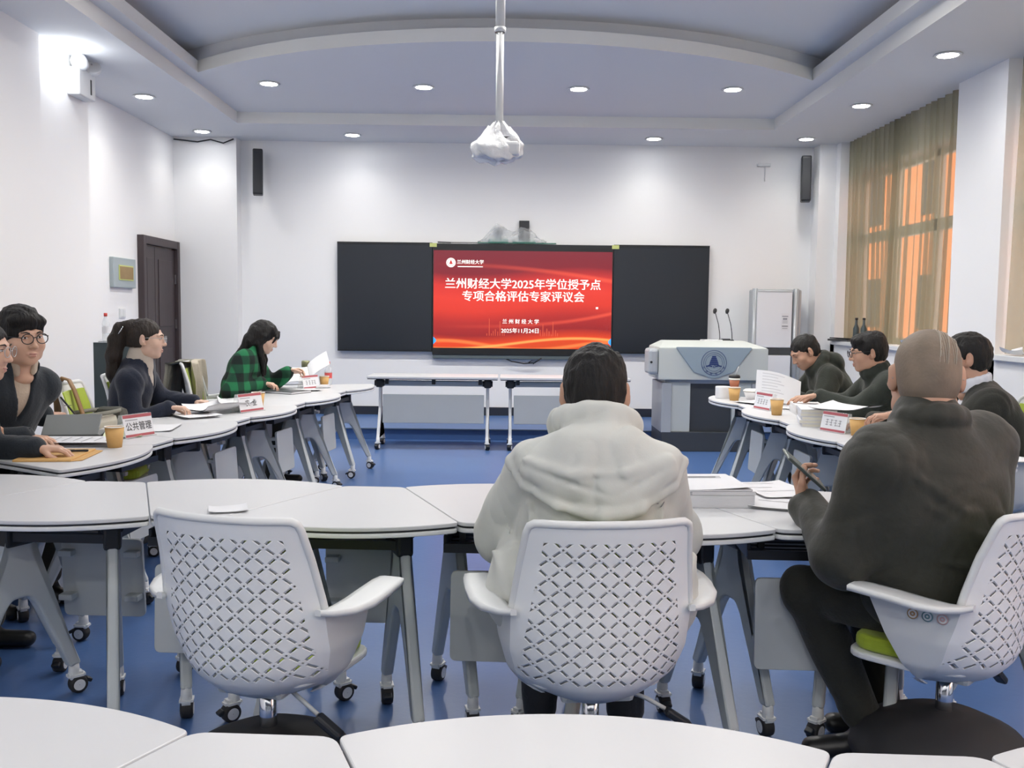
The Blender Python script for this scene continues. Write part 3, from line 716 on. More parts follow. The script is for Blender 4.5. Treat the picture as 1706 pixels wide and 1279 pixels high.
def screen_mat():
    m = bpy.data.materials.new('red_slide'); m.use_nodes = True; nt = m.node_tree; L = nt.links; nt.nodes.clear()
    out = nt.nodes.new('ShaderNodeOutputMaterial'); em = nt.nodes.new('ShaderNodeEmission'); em.inputs[1].default_value = .85
    gl = nt.nodes.new('ShaderNodeBsdfGlossy'); gl.inputs[1].default_value = .25; mxs = nt.nodes.new('ShaderNodeMixShader'); mxs.inputs[0].default_value = .03
    tc = nt.nodes.new('ShaderNodeTexCoord'); sp = nt.nodes.new('ShaderNodeSeparateXYZ'); L.new(tc.outputs['Generated'], sp.inputs[0])
    def mth(op, a, b_=None, c=None):
        n = nt.nodes.new('ShaderNodeMath'); n.operation = op
        for i, v in enumerate((a, b_, c)):
            if v is None: continue
            if isinstance(v, (int, float)): n.inputs[i].default_value = v
            else: L.new(v, n.inputs[i])
        return n.outputs[0]
    x, z = sp.outputs[0], sp.outputs[2]
    def ramp(v, stops):
        r = nt.nodes.new('ShaderNodeValToRGB'); cr = r.color_ramp
        while len(cr.elements) < len(stops): cr.elements.new(.5)
        for e, (p, c) in zip(cr.elements, stops): e.position = p; e.color = (*c, 1)
        L.new(v, r.inputs[0]); return r.outputs[0]
    w1 = mth('MULTIPLY', mth('SINE', mth('ADD', mth('MULTIPLY', x, 5.0), .6)), .045)
    zz = mth('ADD', z, w1)
    base = ramp(zz, [(0, (.62, .07, .02)), (.08, (.70, .06, .02)), (.17, (.30, .022, .025)), (.30, (.42, .03, .028)), (.42, (.66, .045, .03)), (.55, (.72, .05, .035)), (.68, (.62, .04, .035)), (.80, (.22, .022, .033)), (1, (.20, .028, .04))])
    def streak(fz, wd, sel):   # thin bright ribbon along z = fz(x)
        d = mth('ABSOLUTE', mth('SUBTRACT', z, fz)); n = nt.nodes.new('ShaderNodeMapRange'); n.interpolation_type = 'SMOOTHSTEP'
        n.inputs[1].default_value = 0; n.inputs[2].default_value = wd; n.inputs[3].default_value = 1; n.inputs[4].default_value = 0; L.new(d, n.inputs[0])
        return mth('MULTIPLY', n.outputs[0], sel)
    s1 = streak(mth('SUBTRACT', .86, mth('MULTIPLY', mth('POWER', x, 2.0), .16)), .035, mth('MULTIPLY', x, .8))
    s2 = streak(mth('ADD', .22, mth('MULTIPLY', mth('POWER', x, 3.0), .15)), .03, mth('MULTIPLY', x, .7))
    s3 = streak(mth('ADD', .03, mth('MULTIPLY', mth('SINE', mth('ADD', mth('MULTIPLY', x, 6.5), 1.2)), .045)), .03, .9)
    s4 = streak(mth('ADD', .05, mth('MULTIPLY', mth('SINE', mth('ADD', mth('MULTIPLY', x, 4.2), 4.4)), .06)), .022, .8)
    def addcol(base, fac, col):
        n = nt.nodes.new('ShaderNodeMix'); n.data_type = 'RGBA'; n.inputs['B'].default_value = (*col, 1); L.new(fac, n.inputs['Factor']); L.new(base, n.inputs['A']); return n.outputs['Result']
    c = addcol(base, s1, (.85, .10, .06)); c = addcol(c, s2, (.85, .10, .06)); c = addcol(c, s3, (1.0, .22, .06)); c = addcol(c, s4, (1.0, .45, .12))
    L.new(c, em.inputs[0]); L.new(em.outputs[0], mxs.inputs[1]); L.new(gl.outputs[0], mxs.inputs[2]); L.new(mxs.outputs[0], out.inputs[0])
    return m
def emis(name, col, s=1.0):
    m = bpy.data.materials.new(name); m.use_nodes = True; nt = m.node_tree; nt.nodes.clear()
    out = nt.nodes.new('ShaderNodeOutputMaterial'); em = nt.nodes.new('ShaderNodeEmission'); em.inputs[0].default_value = (*col, 1); em.inputs[1].default_value = s; nt.links.new(em.outputs[0], out.inputs[0]); return m
scr = MB().box(bl((SX0 + SX1) / 2, (SZ0 + SZ1) / 2, -.012), (SX1 - SX0, .008, SZ1 - SZ0)).build('screen', screen_mat(), bz_o)
wt = emis('slide_white', (1, .97, .93), 1.0); rd = emis('slide_red', (.55, .05, .05), .9); pk = emis('slide_pale', (.95, .75, .75), .9); bl_ = emis('slide_blue', (.05, .35, .9), 1.0); fa = emis('slide_faint_red', (.72, .12, .07), .75)
def st(body, px, py, size, m=wt, bold=.02, sx=1.0, y=-.0185):   # place by slide coordinates (0..1, from the left / top)
    x = SX0 + (SX1 - SX0) * px; z = SZ1 - (SZ1 - SZ0) * py
    o = text(body, size, m, scr, 'slide_text', Matrix.Translation(bl(x, z, y)) @ FRONT, 0, sx=sx)
    bm = bmesh.new(); bm.from_mesh(o.data); g0 = bm.verts[:] + bm.edges[:] + bm.faces[:]
    for dx, dz in ((1, 0), (.5, .5)):
        r = bmesh.ops.duplicate(bm, geom=g0); bmesh.ops.translate(bm, verts=[v for v in r['geom'] if isinstance(v, bmesh.types.BMVert)], vec=(dx * bold * size * 2, -.0004 * (1 + dz), dz * bold * size))
    bm.to_mesh(o.data); bm.free(); return o
st('兰州财经大学2025年学位授予点', .500, .345, .134, bold=.018, sx=1.0)
st('专项合格评估专家评议会', .502, .472, .134, bold=.018)
st('兰 州 财 经 大 学', .490, .725, .060, bold=.014)
st('2025年11月24日', .488, .820, .066, bold=.014)
st('兰州财经大学', .205, .120, .054, bold=.02)
mb = MB(); cx, cz = SX0 + (SX1 - SX0) * .097, SZ1 - (SZ1 - SZ0) * .125
mb.lathe([(.001, 0), (.056, 0), (.056, .002), (.001, .002)], bl(cx, cz, -.0165), mx=Matrix.Rotation(PI / 2, 4, 'X'), caps=False, m=wt)
mb.lathe([(.040, .0025), (.044, .0025)], bl(cx, cz, -.0165), mx=Matrix.Rotation(PI / 2, 4, 'X'), caps=False, m=rd)
mb.prism([(-.022, -.018), (.022, -.018), (.012, .006), (.006, .026), (-.006, .026), (-.012, .006)], 0, .001, rd, mx=Matrix.Translation(bl(cx, cz, -.0195)) @ FRONT)
mb.box(bl(SX0 + (SX1 - SX0) * .205, SZ1 - (SZ1 - SZ0) * .165, -.0175), (.30, .002, .010), m=wt)
mb.box(bl(SX0 + (SX1 - SX0) * .918, SZ1 - (SZ1 - SZ0) * .575, -.0175), (.026, .002, .024), m=wt)
mb.build('slide_logo', wt, scr)
mb = MB(); r_ = np.random.default_rng(3)
for x0 in (.30, .60):
    for k in range(9):
        h = r_.uniform(.02, .10) + (.12 if k in (1, 6) else 0); xx = SX0 + (SX1 - SX0) * (x0 + .012 * k + r_.uniform(0, .004)); zb = SZ1 - (SZ1 - SZ0) * .87
        mb.box(bl(xx, zb + h / 2, -.0170), (.008, .001, h))
mb.build('slide_skyline', fa, scr)
mb = MB()
for s, px in ((1, 0.0), (-1, 1.0)):
    x = SX0 + (SX1 - SX0) * px; z = SZ1 - (SZ1 - SZ0) * .925
    mb.prism([(0, -.045), (s * .032, -.012), (s * .032, .012), (0, .045)][::s], 0, .002, mx=Matrix.Translation(bl(x, z, -.0175)) @ FRONT)
mb.build('slide_arrow', bl_, scr)
for n, x in (('left', -.85), ('right', 1.33)):
    o = MB().box((x, BYF - .018, 2.170), (.085, .004, .045)).build('sticky_note', M['ytag']); tag(o, 'small yellow sticky note on the top %s corner of the screen frame' % n, 'note')
t2 = MB().tube([(-.02, 11.33, .84), (.1, 11.30, .79), (.25, 11.29, .765), (.38, 11.29, .775), (.46, 11.30, .83)], .008, 8).tube([(.30, 11.29, .77), (.34, 11.285, .80), (.40, 11.285, .795), (.36, 11.285, .76)], .006, 8).build('cable', M['black'])
tag(t2, 'black cable hanging in a loop below the screen', 'cable')
o = MB().box((-.72, 11.33, 2.2065), (.16, .05, .013), (0, .03, 0), bev=.004).tube([(-.64, 11.33, 2.206), (-.4, 11.33, 2.206), (-.1, 11.33, 2.207)], .005).build('marker_pen', M['folder']); tag(o, 'dark marker lying on top of the board left of the cameras', 'pen')
o = MB().prism(fillet([(-.32, -.02), (.62, -.02), (.62, .03), (-.32, .03)], .008), 2.201, 2.212, mx=Matrix.Translation((0.0, 11.33, 0))).build('green_tape', M['teal']); tag(o, 'dark green tape strip along the top of the board under the cameras', 'tape')
tc_ = thing('conference_camera', 'black box camera with tall unit on top of the board, right one', 'camera', (.235, 11.34, 2.212))
MB().box((0, 0, .012), (.28, .06, .024), bev=.005).build('base_plate', M['teal'], tc_); MB().box((.0, .0, .065), (.13, .06, .08), bev=.01).build('camera_body', M['black'], tc_)
MB().cyl((-.01, -.032, .068), (-.01, -.055, .068), .034, seg=24).build('lens', M['bezel'], tc_); MB().box((0, 0.01, .185), (.12, .05, .155), bev=.004).build('tall_unit', M['black'], tc_)
tc_ = thing('dome_camera', 'plastic-wrapped dome camera on top of the board, left one', 'camera', (-.075, 11.34, 2.212))
MB().box((0, 0, .018), (.24, .06, .036), bev=.006).build('base_plate', M['teal'], tc_)
MB().lathe([(.001, .036), (.03, .036), (.034, .07), (.058, .095), (.06, .13), (.045, .165), (.001, .175)], caps=False).build('dome', M['silver'], tc_); MB().cyl((0, -.05, .12), (0, -.065, .12), .025).build('lens', M['black'], tc_)
# crumpled plastic sheet over both cameras
P = []
for i in range(25):
    row = []
    for j in range(17):
        u, v = i / 24, j / 16; x = -.32 + .82 * u; prof = .05 + .16 * math.exp(-((x + .075) / .13) ** 2) + .13 * math.exp(-((x - .235) / .14) ** 2)
        prof *= min(1, 6 * u, 6 * (1 - u)); th = v * PI
        n = .012 * math.sin(u * 37 + v * 9) + .01 * math.sin(v * 23 - u * 15)
        row.append((x, 11.33 - (.075 + n) * math.cos(th) * (1 if j not in (0, 16) else 1), 2.214 + max(0, (prof + n) * math.sin(th))))
    P.append(row)
o = MB().grid(P).build('plastic_sheet', M['filmthin']); tag(o, 'clear crumpled plastic sheet over the cameras on the board', 'plastic sheet')

# ------------------------------------------------------------------ projector on its pole
t = thing('projector', 'ceiling projector wrapped in a white plastic bag on a long white pole', 'projector', (-.04, 6.0, 0))
MB().cyl((0, 0, 3.12), (0, 0, Z3), .030, seg=24).cyl((0, 0, 2.52), (0, 0, 3.14), .024, seg=24).cyl((0, 0, 3.12), (0, 0, 3.15), .036, seg=24).lathe([(.001, Z3 - .02), (.09, Z3 - .02), (.09, Z3), (.001, Z3)], caps=False).build('pole', M['white'], t)
bd = MB().box((0, 0, 2.395), (.26, .22, .085), bev=.02).build('body', M['white'], t); MB().cyl((.06, .10, 2.395), (.06, .125, 2.395), .035).build('lens', M['black'], bd)
MB().box((0, 0, 2.46), (.14, .14, .02)).build('mount_plate', M['black'], t)
P = []; nth, nz = 56, 30
for i in range(nz + 1):
    v = i / nz; row = []
    for j in range(nth + 1):
        a = 2 * PI * j / nth
        rad = np.interp(v, [0, .06, .2, .45, .62, .8, .93, 1], [.0, .10, .155, .165, .125, .085, .05, .03])
        zz = np.interp(v, [0, .06, .2, .45, .62, .8, .93, 1], [2.335, 2.335, 2.345, 2.41, 2.455, 2.50, 2.545, 2.57])
        lob = 1 + .16 * math.cos(a - PI) * math.sin(PI * min(1, v * 1.6)) + .08 * math.sin(3 * a + 4 * v) + .05 * math.sin(7 * a + 9 * v) + .03 * math.sin(13 * a - 15 * v) * (1 - v)
        row.append((rad * lob * math.cos(a), .85 * rad * lob * math.sin(a), zz + .018 * math.sin(2 * a + 1.2) * (1 if .05 < v < .9 else 0) + .008 * math.sin(9 * a + 11 * v)))
    P.append(row)
MB().grid(P).build('plastic_bag', M['film'], t)

# ------------------------------------------------------------------ podium
t = thing('lectern', 'grey teaching podium with blue round emblem plaque, right of the screen', 'podium', (2.095, 9.30, 0))
def octo(w0, w1, d0, d1): return [(-w0, d0), (w0, d0), (w1, d1), (-w1, d1)]
b = MB(); W2 = .545
# upper box with chamfered sloping top
V = [(-W2, 0, .725), (W2, 0, .725), (W2, .66, .725), (-W2, .66, .725), (-W2, 0, 1.045), (W2, 0, 1.045), (W2, .66, 1.045), (-W2, .66, 1.045), (-.42, .52, 1.105), (.44, .52, 1.105), (.44, .66, 1.105), (-.42, .66, 1.105)]
for f in ((0, 1, 5, 4), (1, 2, 6, 5), (2, 3, 7, 6), (3, 0, 4, 7), (0, 3, 2, 1), (4, 5, 9, 8), (5, 6, 10, 9), (8, 9, 10, 11), (7, 4, 8, 11), (6, 7, 11, 10)): b.quad([V[i] for i in f])
bmesh.ops.remove_doubles(b.bm, verts=b.bm.verts, dist=1e-5)
bmesh.ops.bevel(b.bm, geom=b.bm.edges[:], offset=.006, segments=2, affect='EDGES')
b.build('upper_box', M['podium'], t)
MB().box((-.595, .16, .905), (.10, .30, .26), bev=.03).build('side_shelf', M['podside'], t)
MB().cyl((-.62, .005, .90), (-.62, -.004, .90), .012).build('side_lock', M['black'], t)
MB().box((0, .36, .705), (.93, .56, .04)).build('shadow_gap', M['podside'], t)
for s in (-1, 1): MB().box((s * .335, .34, .445), (.25, .55, .50), bev=.006).build('leg_column', M['podium'] if s < 0 else M['podium'], t); MB().box((s * .452, .35, .44), (.10, .62, .50), bev=.006).build('side_post', M['podside'], t)
MB().box((0, .36, .36), (.50, .52, .66)).build('center_panel', M['poddark'], t)
MB().box((0, .35, .10), (1.0, .62, .20), bev=.006).build('plinth', M['poddark'], t)
pq = MB().prism(fillet([(-.385, .165), (.385, .165), (.20, -.08), (.02, -.145), (-.02, -.145), (-.20, -.08)], .012), -.012, .012, bev=.003, mx=Matrix.Translation((.0, -.006, .890)) @ FRONT).build('plaque', M['plaque'], t)
eb = MB(); E0 = Matrix.Translation((0, -.0195, .900)) @ FRONT
for r0, r1_ in ((.122, .127), (.100, .103), (.082, .0845)): eb.lathe([(r0, 0), (r0, .0015), (r1_, .0015), (r1_, 0)], mx=E0, seg=56, caps=False)
for k, wdt in enumerate((.050, .045, .038, .030, .022)):        # stepped hill
    eb.prism([(-wdt, 0), (wdt, 0), (wdt * .86, .017), (-wdt * .86, .017)], 0, .0015, mx=E0 @ Matrix.Translation((0, -.022 + .0185 * k, 0)))
eb.box((0, 0, 0), (.018, .022, .0015), mx if False else None) if False else None
for s in (-1, 1):
    eb.prism([(s * .016, -.030), (s * .045, -.020), (s * .080, -.030), (s * .078, -.040), (s * .045, -.036), (s * .020, -.042)][::s], 0, .0015, mx=E0)
sw = [(.004 * k ** .9 * .35 * math.cos(k * .5) , -.037 + .004 * k ** .9 * .35 * math.sin(k * .5)) for k in range(1, 16)]
eb.tube([E0 @ Vector((x, y, .001)) for x, y in sw], .0028, 6)
for k in range(-3, 4):
    a = -PI / 2 + k * .33
    if k == 0: continue
for k, ch in enumerate('兰州财经大学'):
    a = math.radians(205 + 26 * k); text(ch, .024, M['navyink'], pq, 'emblem_text', E0 @ Matrix.Translation((.112 * math.cos(a), .112 * math.sin(a), .001)) @ Matrix.Rotation(a + PI / 2, 4, 'Z'), .01, depth=.0004)
eb.build('emblem', M['navyink'], pq)
for k, (x, lx) in enumerate(((.19, -.055), (.32, -.055))):
    m_ = thing('gooseneck_microphone', ('left' if k == 0 else 'right') + ' black gooseneck microphone of the pair standing on the podium', 'microphone', (2.095 + x, 9.88, 1.105), 0, 'podium microphones')
    MB().cyl((0, 0, 0), (0, 0, .012), .022, .016).build('base', M['black'], m_)
    MB().tube([(0, 0, .01), (-.004, 0, .08), (-.018, 0, .17), (lx, -.005, .29)], .0042, 8).build('neck', M['black'], m_)
    MB().lathe([(.001, -.03), (.012, -.026), (.019, -.008), (.020, .008), (.014, .024), (.001, .03)], (lx - .006, -.006, .312), caps=False, mx=Matrix.Rotation(.2, 4, 'Y')).build('foam_tip', M['rubber'], m_)
o = MB().box((0, 0, .005), (.20, .14, .010), (0, 0, .1)).build('paper_stack', M['paper']); tag(o, 'small white papers lying on top of the podium', 'papers', loc=(2.20, 9.90, 1.105))
o = MB().prism(fillet([(-.045, -.03), (.045, -.03), (.045, .03), (-.045, .03)], .01), 0, .02).build('remote_control', M['folder']); tag(o, 'small dark remote beside the papers on the podium', 'remote', loc=(2.36, 9.93, 1.105))

# ------------------------------------------------------------------ standing air conditioner
t = thing('air_conditioner', 'tall white standing air conditioner in the back right corner behind the podium', 'air conditioner', (3.17, 11.02, .122))
MB().box((.03, .05, .78), (.56, .24, 1.555), bev=.02).build('body', M['silver'], t)
MB().box((-.02, -.09, 1.21), (.41, .06, .66), bev=.006).build('upper_panel', M['acwhite'], t); MB().box((-.02, -.09, .40), (.41, .06, .78), bev=.006).build('lower_panel', M['acwhite'], t)
MB().box((-.02, -.085, .835), (.41, .05, .08)).build('dark_band', M['folder'], t)
MB().box((-.02, -.0905, 1.53), (.40, .062, .012)).build('air_slot', M['silver'], t)
for x, n in ((-.245, 1), (.235, 2)): MB().cyl((x, -.085, 0), (x, -.085, 1.565), .030, seg=20).build('corner_post', M['silver'], t)
lb = MB().box((.105, -.1215, 1.18), (.085, .002, .20)).build('sticker', M['paper'], t)
mb = MB()
for k, (zz, h, wd) in enumerate(((1.245, .012, .07), (1.215, .022, .05), (1.19, .006, .06), (1.17, .006, .06), (1.13, .014, .07), (1.105, .006, .06))): mb.box((.105, -.1235, zz), (wd, .002, h))
mb.build('sticker_print', M['greyink'], lb)

# ------------------------------------------------------------------ cabinet by the left wall
t = thing('trolley_cabinet', 'dark cabinet with pale drawers against the left wall near the door', 'cabinet', (-3.55, 8.6, 0))
MB().box((0, -.17, .56), (.44, .05, 1.02), bev=.005).build('side_panel', M['darkgreen'], t); MB().box((0, .17, .56), (.44, .05, 1.02), bev=.005).build('side_panel', M['darkgreen'], t)
for zz in (.25, .56, .87): MB().box((.01, 0, zz), (.42, .29, .28), bev=.004).build('drawer', M['acwhite'], t)
MB().box((0, 0, 1.075), (.46, .42, .015), bev=.004).build('glass_top', M['acrylic'], t)
def bottle(name, label, loc, capm, labm, h=.23, group=None):
    o = thing(name, label, 'bottle', loc, 0, group)
    MB().lathe([(.001, 0), (.030, 0), (.032, .01), (.031, h * .5), (.032, h * .62), (.024, h * .74), (.012, h * .86), (.012, h * .9), (.001, h * .9)], caps=False).build('bottle_body', M['water'], o)
    MB().lathe([(.0325, h * .28), (.0325, h * .52)], caps=False).build('wrapper', labm, o)
    MB().lathe([(.001, h * .88), (.015, h * .88), (.015, h), (.001, h)], caps=False).build('cap', capm, o); return o
bottle('water_bottle', 'clear bottle with red cap on the dark cabinet near the left wall', (-3.57, 8.45, 1.083), M['redcap'], M['paper'], .25)
o = MB().box((0, 0, .03), (.20, .16, .06), bev=.01).build('tissue_box', M['acwhite']); tag(o, 'pale box on the dark cabinet near the left wall', 'box', loc=(-3.42, 8.66, 1.083))
# ------------------------------------------------------------------ things on the tables
def paper_cup(x, y, label, h=.092, z=TT, r=.041):
    t = thing('paper_cup', label, 'cup', (x, y, z), 0, 'kraft paper cups')
    MB().lathe([(.001, .004), (r * .70, .004), (r * .70, 0), (r * .73, 0), (r, h - .003), (r * .955, h - .004), (r * .66, .008), (.001, .008)], caps=False, seg=32).build('cup_wall', M['brownpaper'], t)
    MB().tube([(r * math.cos(2 * PI * k / 32), r * math.sin(2 * PI * k / 32), h - .002) for k in range(32)], .0022, 6, closed=True).build('rim', M['cupin'], t)
    MB().lathe([(.001, .0085), (r * .67, .0085), (r * .945, h - .006)], caps=False, seg=32).build('lining', M['cupin'], t)
paper_cup(-1.80, 4.33, 'tan paper cup beside the nearest left place card', .098, r=.043)
paper_cup(-1.615, 6.17, 'tan paper cup partly behind the second left place card', .102, r=.043)
paper_cup(-1.51, 7.90, 'tan paper cup between the flask and the far left place card')
paper_cup(1.745, 7.02, 'tan paper cup near the white bowl at the far right table end', .10, r=.045)
paper_cup(1.775, 6.02, 'tan paper cup in front of the far place card on the right', .106, r=.043)
paper_cup(1.92, 5.02, 'tan paper cup beside the shoulder of the seated man in olive black', .095, r=.042)

def place_card(x, y, deg, label, body=None, w=.20, h=.105, mixed=0):
    t = thing('place_card', label, 'place card', (x, y, TT), math.radians(deg), 'acrylic place cards')
    a = .22
    fr = MB().box((0, -.022, h / 2 + .001), (w, .004, h), (-a, 0, 0)).build('front_sheet', M['acwhite'], t)
    MB().box((0, .022, h / 2 + .001), (w, .004, h), (a, 0, 0)).build('back_sheet', M['acrylic'], t)
    MB().box((0, 0, .0015), (w, .10, .003)).build('base', M['acrylic'], t)
    mb = MB(); R_ = Matrix.Translation((0, -.022, h / 2 + .001)) @ Matrix.Rotation(-a, 4, 'X')
    def bar(cx, cz, ww, hh, m):
        q = bmesh.new(); bmesh.ops.create_cube(q, size=1); bmesh.ops.scale(q, vec=(ww, .001, hh), verts=q.verts); mb.merge(q, R_ @ Matrix.Translation((cx, -.0025, cz)), m)
    bar(0, h * .42, w * .98, h * .14, M['signred']); bar(0, -h * .42, w * .98, h * .11, M['signred'])
    bar(-w * .22, h * .26, w * .42, h * .035, M['greyink'])
    if not body:
        r_ = random.Random(int(x * 100)); 
        for k in range(4):
            cx = -w * .26 + w * .17 * k
            for j in range(3): bar(cx + r_.uniform(-.006, .006), -.018 + .014 * j, .020, .0035, M['greyink'])
            bar(cx, -.004, .0035, .036, M['greyink'])
    mb.build('print', M['greyink'], fr)
    if body: text(body, .046, M['ink'], fr, 'name_text', R_ @ Matrix.Translation((0, -.0032, -.006)) @ FRONT, .004, sx=.92)
place_card(-1.85, 4.70, 66, 'place card reading 公共管理 on the left column, nearest of the left ones', '公共管理', .19, .115)
place_card(-1.615, 5.92, 64, 'place card reading 农业 in front of a paper cup on the left column', '农  业', .215, .115)
place_card(-1.60, 7.70, 62, 'small pale place card at the far end of the left column beside the paper cup', None, .20, .11)
place_card(1.80, 6.36, -74, 'place card on the right column half hidden by a paper cup', None, .20, .115)
place_card(1.86, 5.16, -66, 'place card leaning against the white book stack on the right column', None, .19, .11)

def sheet(name, label, cat, loc, rz, size=(.21, .297), m=None, wav=.004, lines=0, group=None, thick=.0025, seed=1):
    t = thing(name, label, cat, loc, rz, group); r_ = np.random.default_rng(seed); nx, ny = 10, 14
    ph = r_.uniform(0, 6, 4)
    def zf(u, v): return wav * (1 + math.sin(3 * u + ph[0]) * math.sin(4 * v + ph[1])) * .5 + wav * 1.2 * (abs(u - .5) * 2) ** 4
    P = [[(size[0] * (i / nx - .5), size[1] * (j / ny - .5), zf(i / nx, j / ny)) for j in range(ny + 1)] for i in range(nx + 1)]
    mb = MB(); mb.grid(P); mb.grid([[(x, y, z + thick) for x, y, z in row] for row in P])
    mb.build('sheet', m or M['paper'], t)
    if lines:
        mb = MB()
        for k in range(lines):
            v = .12 + .76 * k / lines; u0, u1 = .12, r_.uniform(.5, .88)
            q = [(size[0] * (u - .5), size[1] * (.5 - v), zf(u, 1 - v) + thick + .0008) for u in (u0, u1)]
            mb.quad([(q[0][0], q[0][1] - .0025, q[0][2]), (q[1][0], q[1][1] - .0025, q[1][2]), (q[1][0], q[1][1] + .0025, q[1][2]), (q[0][0], q[0][1] + .0025, q[0][2])])
        mb.build('printed_lines', M['greyink'], t)
    return t
# nearest left table
t = thing('envelope', 'brown kraft document envelope at the near end of the left column', 'envelope', (-1.94, 4.05, TT), math.radians(-84))
MB().box((0, 0, .005), (.32, .235, .010), bev=.003).build('pouch', M['brownpaper'], t)
MB().prism([(-.16, .117), (.16, .117), (.135, .155), (-.135, .155)], .0015, .004).build('flap', M['brownpaper'], t)
def pen(label, loc, rz, tilt=0, l=.14, m=None):
    t = thing('pen', label, 'pen', loc, rz)
    mx = Matrix.Rotation(PI / 2 + tilt, 4, 'Y')
    MB().lathe([(.001, -l / 2), (.002, -l / 2 + .004), (.0048, -l / 2 + .02), (.005, l / 2 - .005), (.003, l / 2), (.001, l / 2)], (0, 0, .006), seg=12, mx=mx, caps=False).build('barrel', m or M['black'], t)
    MB().box((-.0, .0055, .010), (.035, .002, .003)).build('clip', M['chrome'], t); return t
pen('black pen lying on the brown envelope', (-1.90, 4.10, TT + .0105), math.radians(12), 0, .15)
sheet('document', 'white printed document in front of the grey laptop lid, beside the envelope', 'papers', (-2.02, 4.42, TT + .001), math.radians(-86), (.22, .38), lines=6, thick=.018, wav=.002)
t = thing('laptop', 'dark grey laptop lid standing half open before the man in round glasses', 'laptop', (-2.13, 4.60, TT), math.radians(14))
MB().box((0, .11, .009), (.27, .20, .016), bev=.004).build('keyboard_base', M['greylid'], t)
MB().box((0, .055, .062), (.26, .008, .16), (-1.0, 0, 0), bev=.003).build('lid', M['greylid'], t)
sheet('notebook', 'pale green note sheet beside the grey laptop lid', 'papers', (-1.93, 4.75, TT + .001), math.radians(20), (.18, .25), m=M['greenpaper'], lines=4, seed=4)
sheet('document', 'thin white sheet lying under the nearest left place card', 'papers', (-1.86, 5.02, TT + .001), math.radians(8), (.21, .29), seed=6)
# in front of the woman in navy
for k, (x, y, rz, lb) in enumerate(((-1.86, 5.62, 40, 'flat white printed sheets lying nearest to the camera before the woman in navy'), (-1.78, 5.78, -30, 'crumpled white papers in the middle of the heap before the woman in navy'), (-1.72, 6.02, 20, 'curled white papers at the far side of the heap before the woman in navy'))):
    sheet('document', lb, 'papers', (x, y, TT + .001 + .012 * k), math.radians(rz), (.23, .32), wav=.006 + .022 * (k > 0), lines=0, seed=10 + k, thick=.006)
# woman in green plaid
t = thing('folder', 'dark folder lying flat before the woman in green plaid', 'folder', (-1.69, 7.30, TT), math.radians(-28))
MB().box((0, 0, .009), (.30, .23, .018), bev=.003).build('cover', M['folder'], t); MB().box((.002, -.003, .010), (.298, .228, .010)).build('pages', M['pageedge2'], t)
t = thing('open_document', 'white open document held up by the woman in green plaid', 'papers', (-1.66, 7.86, TT + .003), math.radians(18))
P = [[(-.22 + .25 * u, -.10 + .22 * v, .02 + .10 * v + .05 * u + .012 * math.sin(5 * u)) for v in np.linspace(0, 1, 9)] for u in np.linspace(0, 1, 13)]
mb = MB().grid(P).grid([[(x, y, z + .003) for x, y, z in r] for r in P]); mb.build('left_page', M['paper'], t)
P = [[(.03 + .16 * u, -.10 + .22 * v, .07 + .10 * v + .12 * u ** .7) for v in np.linspace(0, 1, 9)] for u in np.linspace(0, 1, 13)]
MB().grid(P).grid([[(x, y, z + .003) for x, y, z in r] for r in P]).build('right_page', M['paper'], t)
MB().box((-.02, -.03, .010), (.42, .26, .018), bev=.003).build('lower_pages', M['paper'], t)
sheet('document', 'white sheet lying by the far left place card', 'papers', (-1.62, 7.48, TT + .001), math.radians(-60), (.21, .30), seed=22)
t = thing('flask', 'olive metal vacuum flask at the far end of the left column', 'flask', (-1.72, 8.16, TT))
MB().lathe([(.001, 0), (.034, 0), (.036, .006), (.036, .15), (.001, .15)], caps=False).build('flask_body', M['olive'], t); MB().lathe([(.001, .1505), (.034, .1505), (.0365, .155), (.0365, .20), (.03, .206), (.001, .206)], caps=False).build('lid', M['olive'], t)
bottle('water_bottle', 'clear bottle with red cap and red label at the far left column end', (-1.52, 8.14, TT), M['redcap'], M['redlabel'], .20)
# bag on the empty lime chair
t = thing('tote_bag', 'canvas and dark tote bag on a chair seat behind the left table', 'bag', (-2.24, 5.13, .518), math.radians(80))
MB().box((0, 0, .14), (.24, .16, .28), bev=.04).build('bag_body', M['canvas'], t); MB().box((.155, 0, .15), (.10, .18, .31), bev=.035).build('side_pocket', M['bagdark'], t)
MB().tube([(.22 * math.cos(a), .085 * math.sin(a), .29) for a in np.linspace(0, 2 * PI, 20)[:-1]], .012, 6, closed=True).build('opening_rim', M['coat'], t)
t = MB().tube([(-2.25, 5.10, .70), (-2.29, 5.10, .80), (-2.335, 5.105, .93), (-2.365, 5.11, .985), (-2.40, 5.115, .995), (-2.44, 5.12, .96), (-2.435, 5.12, .80)], .020, 8, flat=.45).build('shoulder_strap', M['strap']); tag(t, 'brown leather shoulder strap hanging over the lime chair back', 'strap')
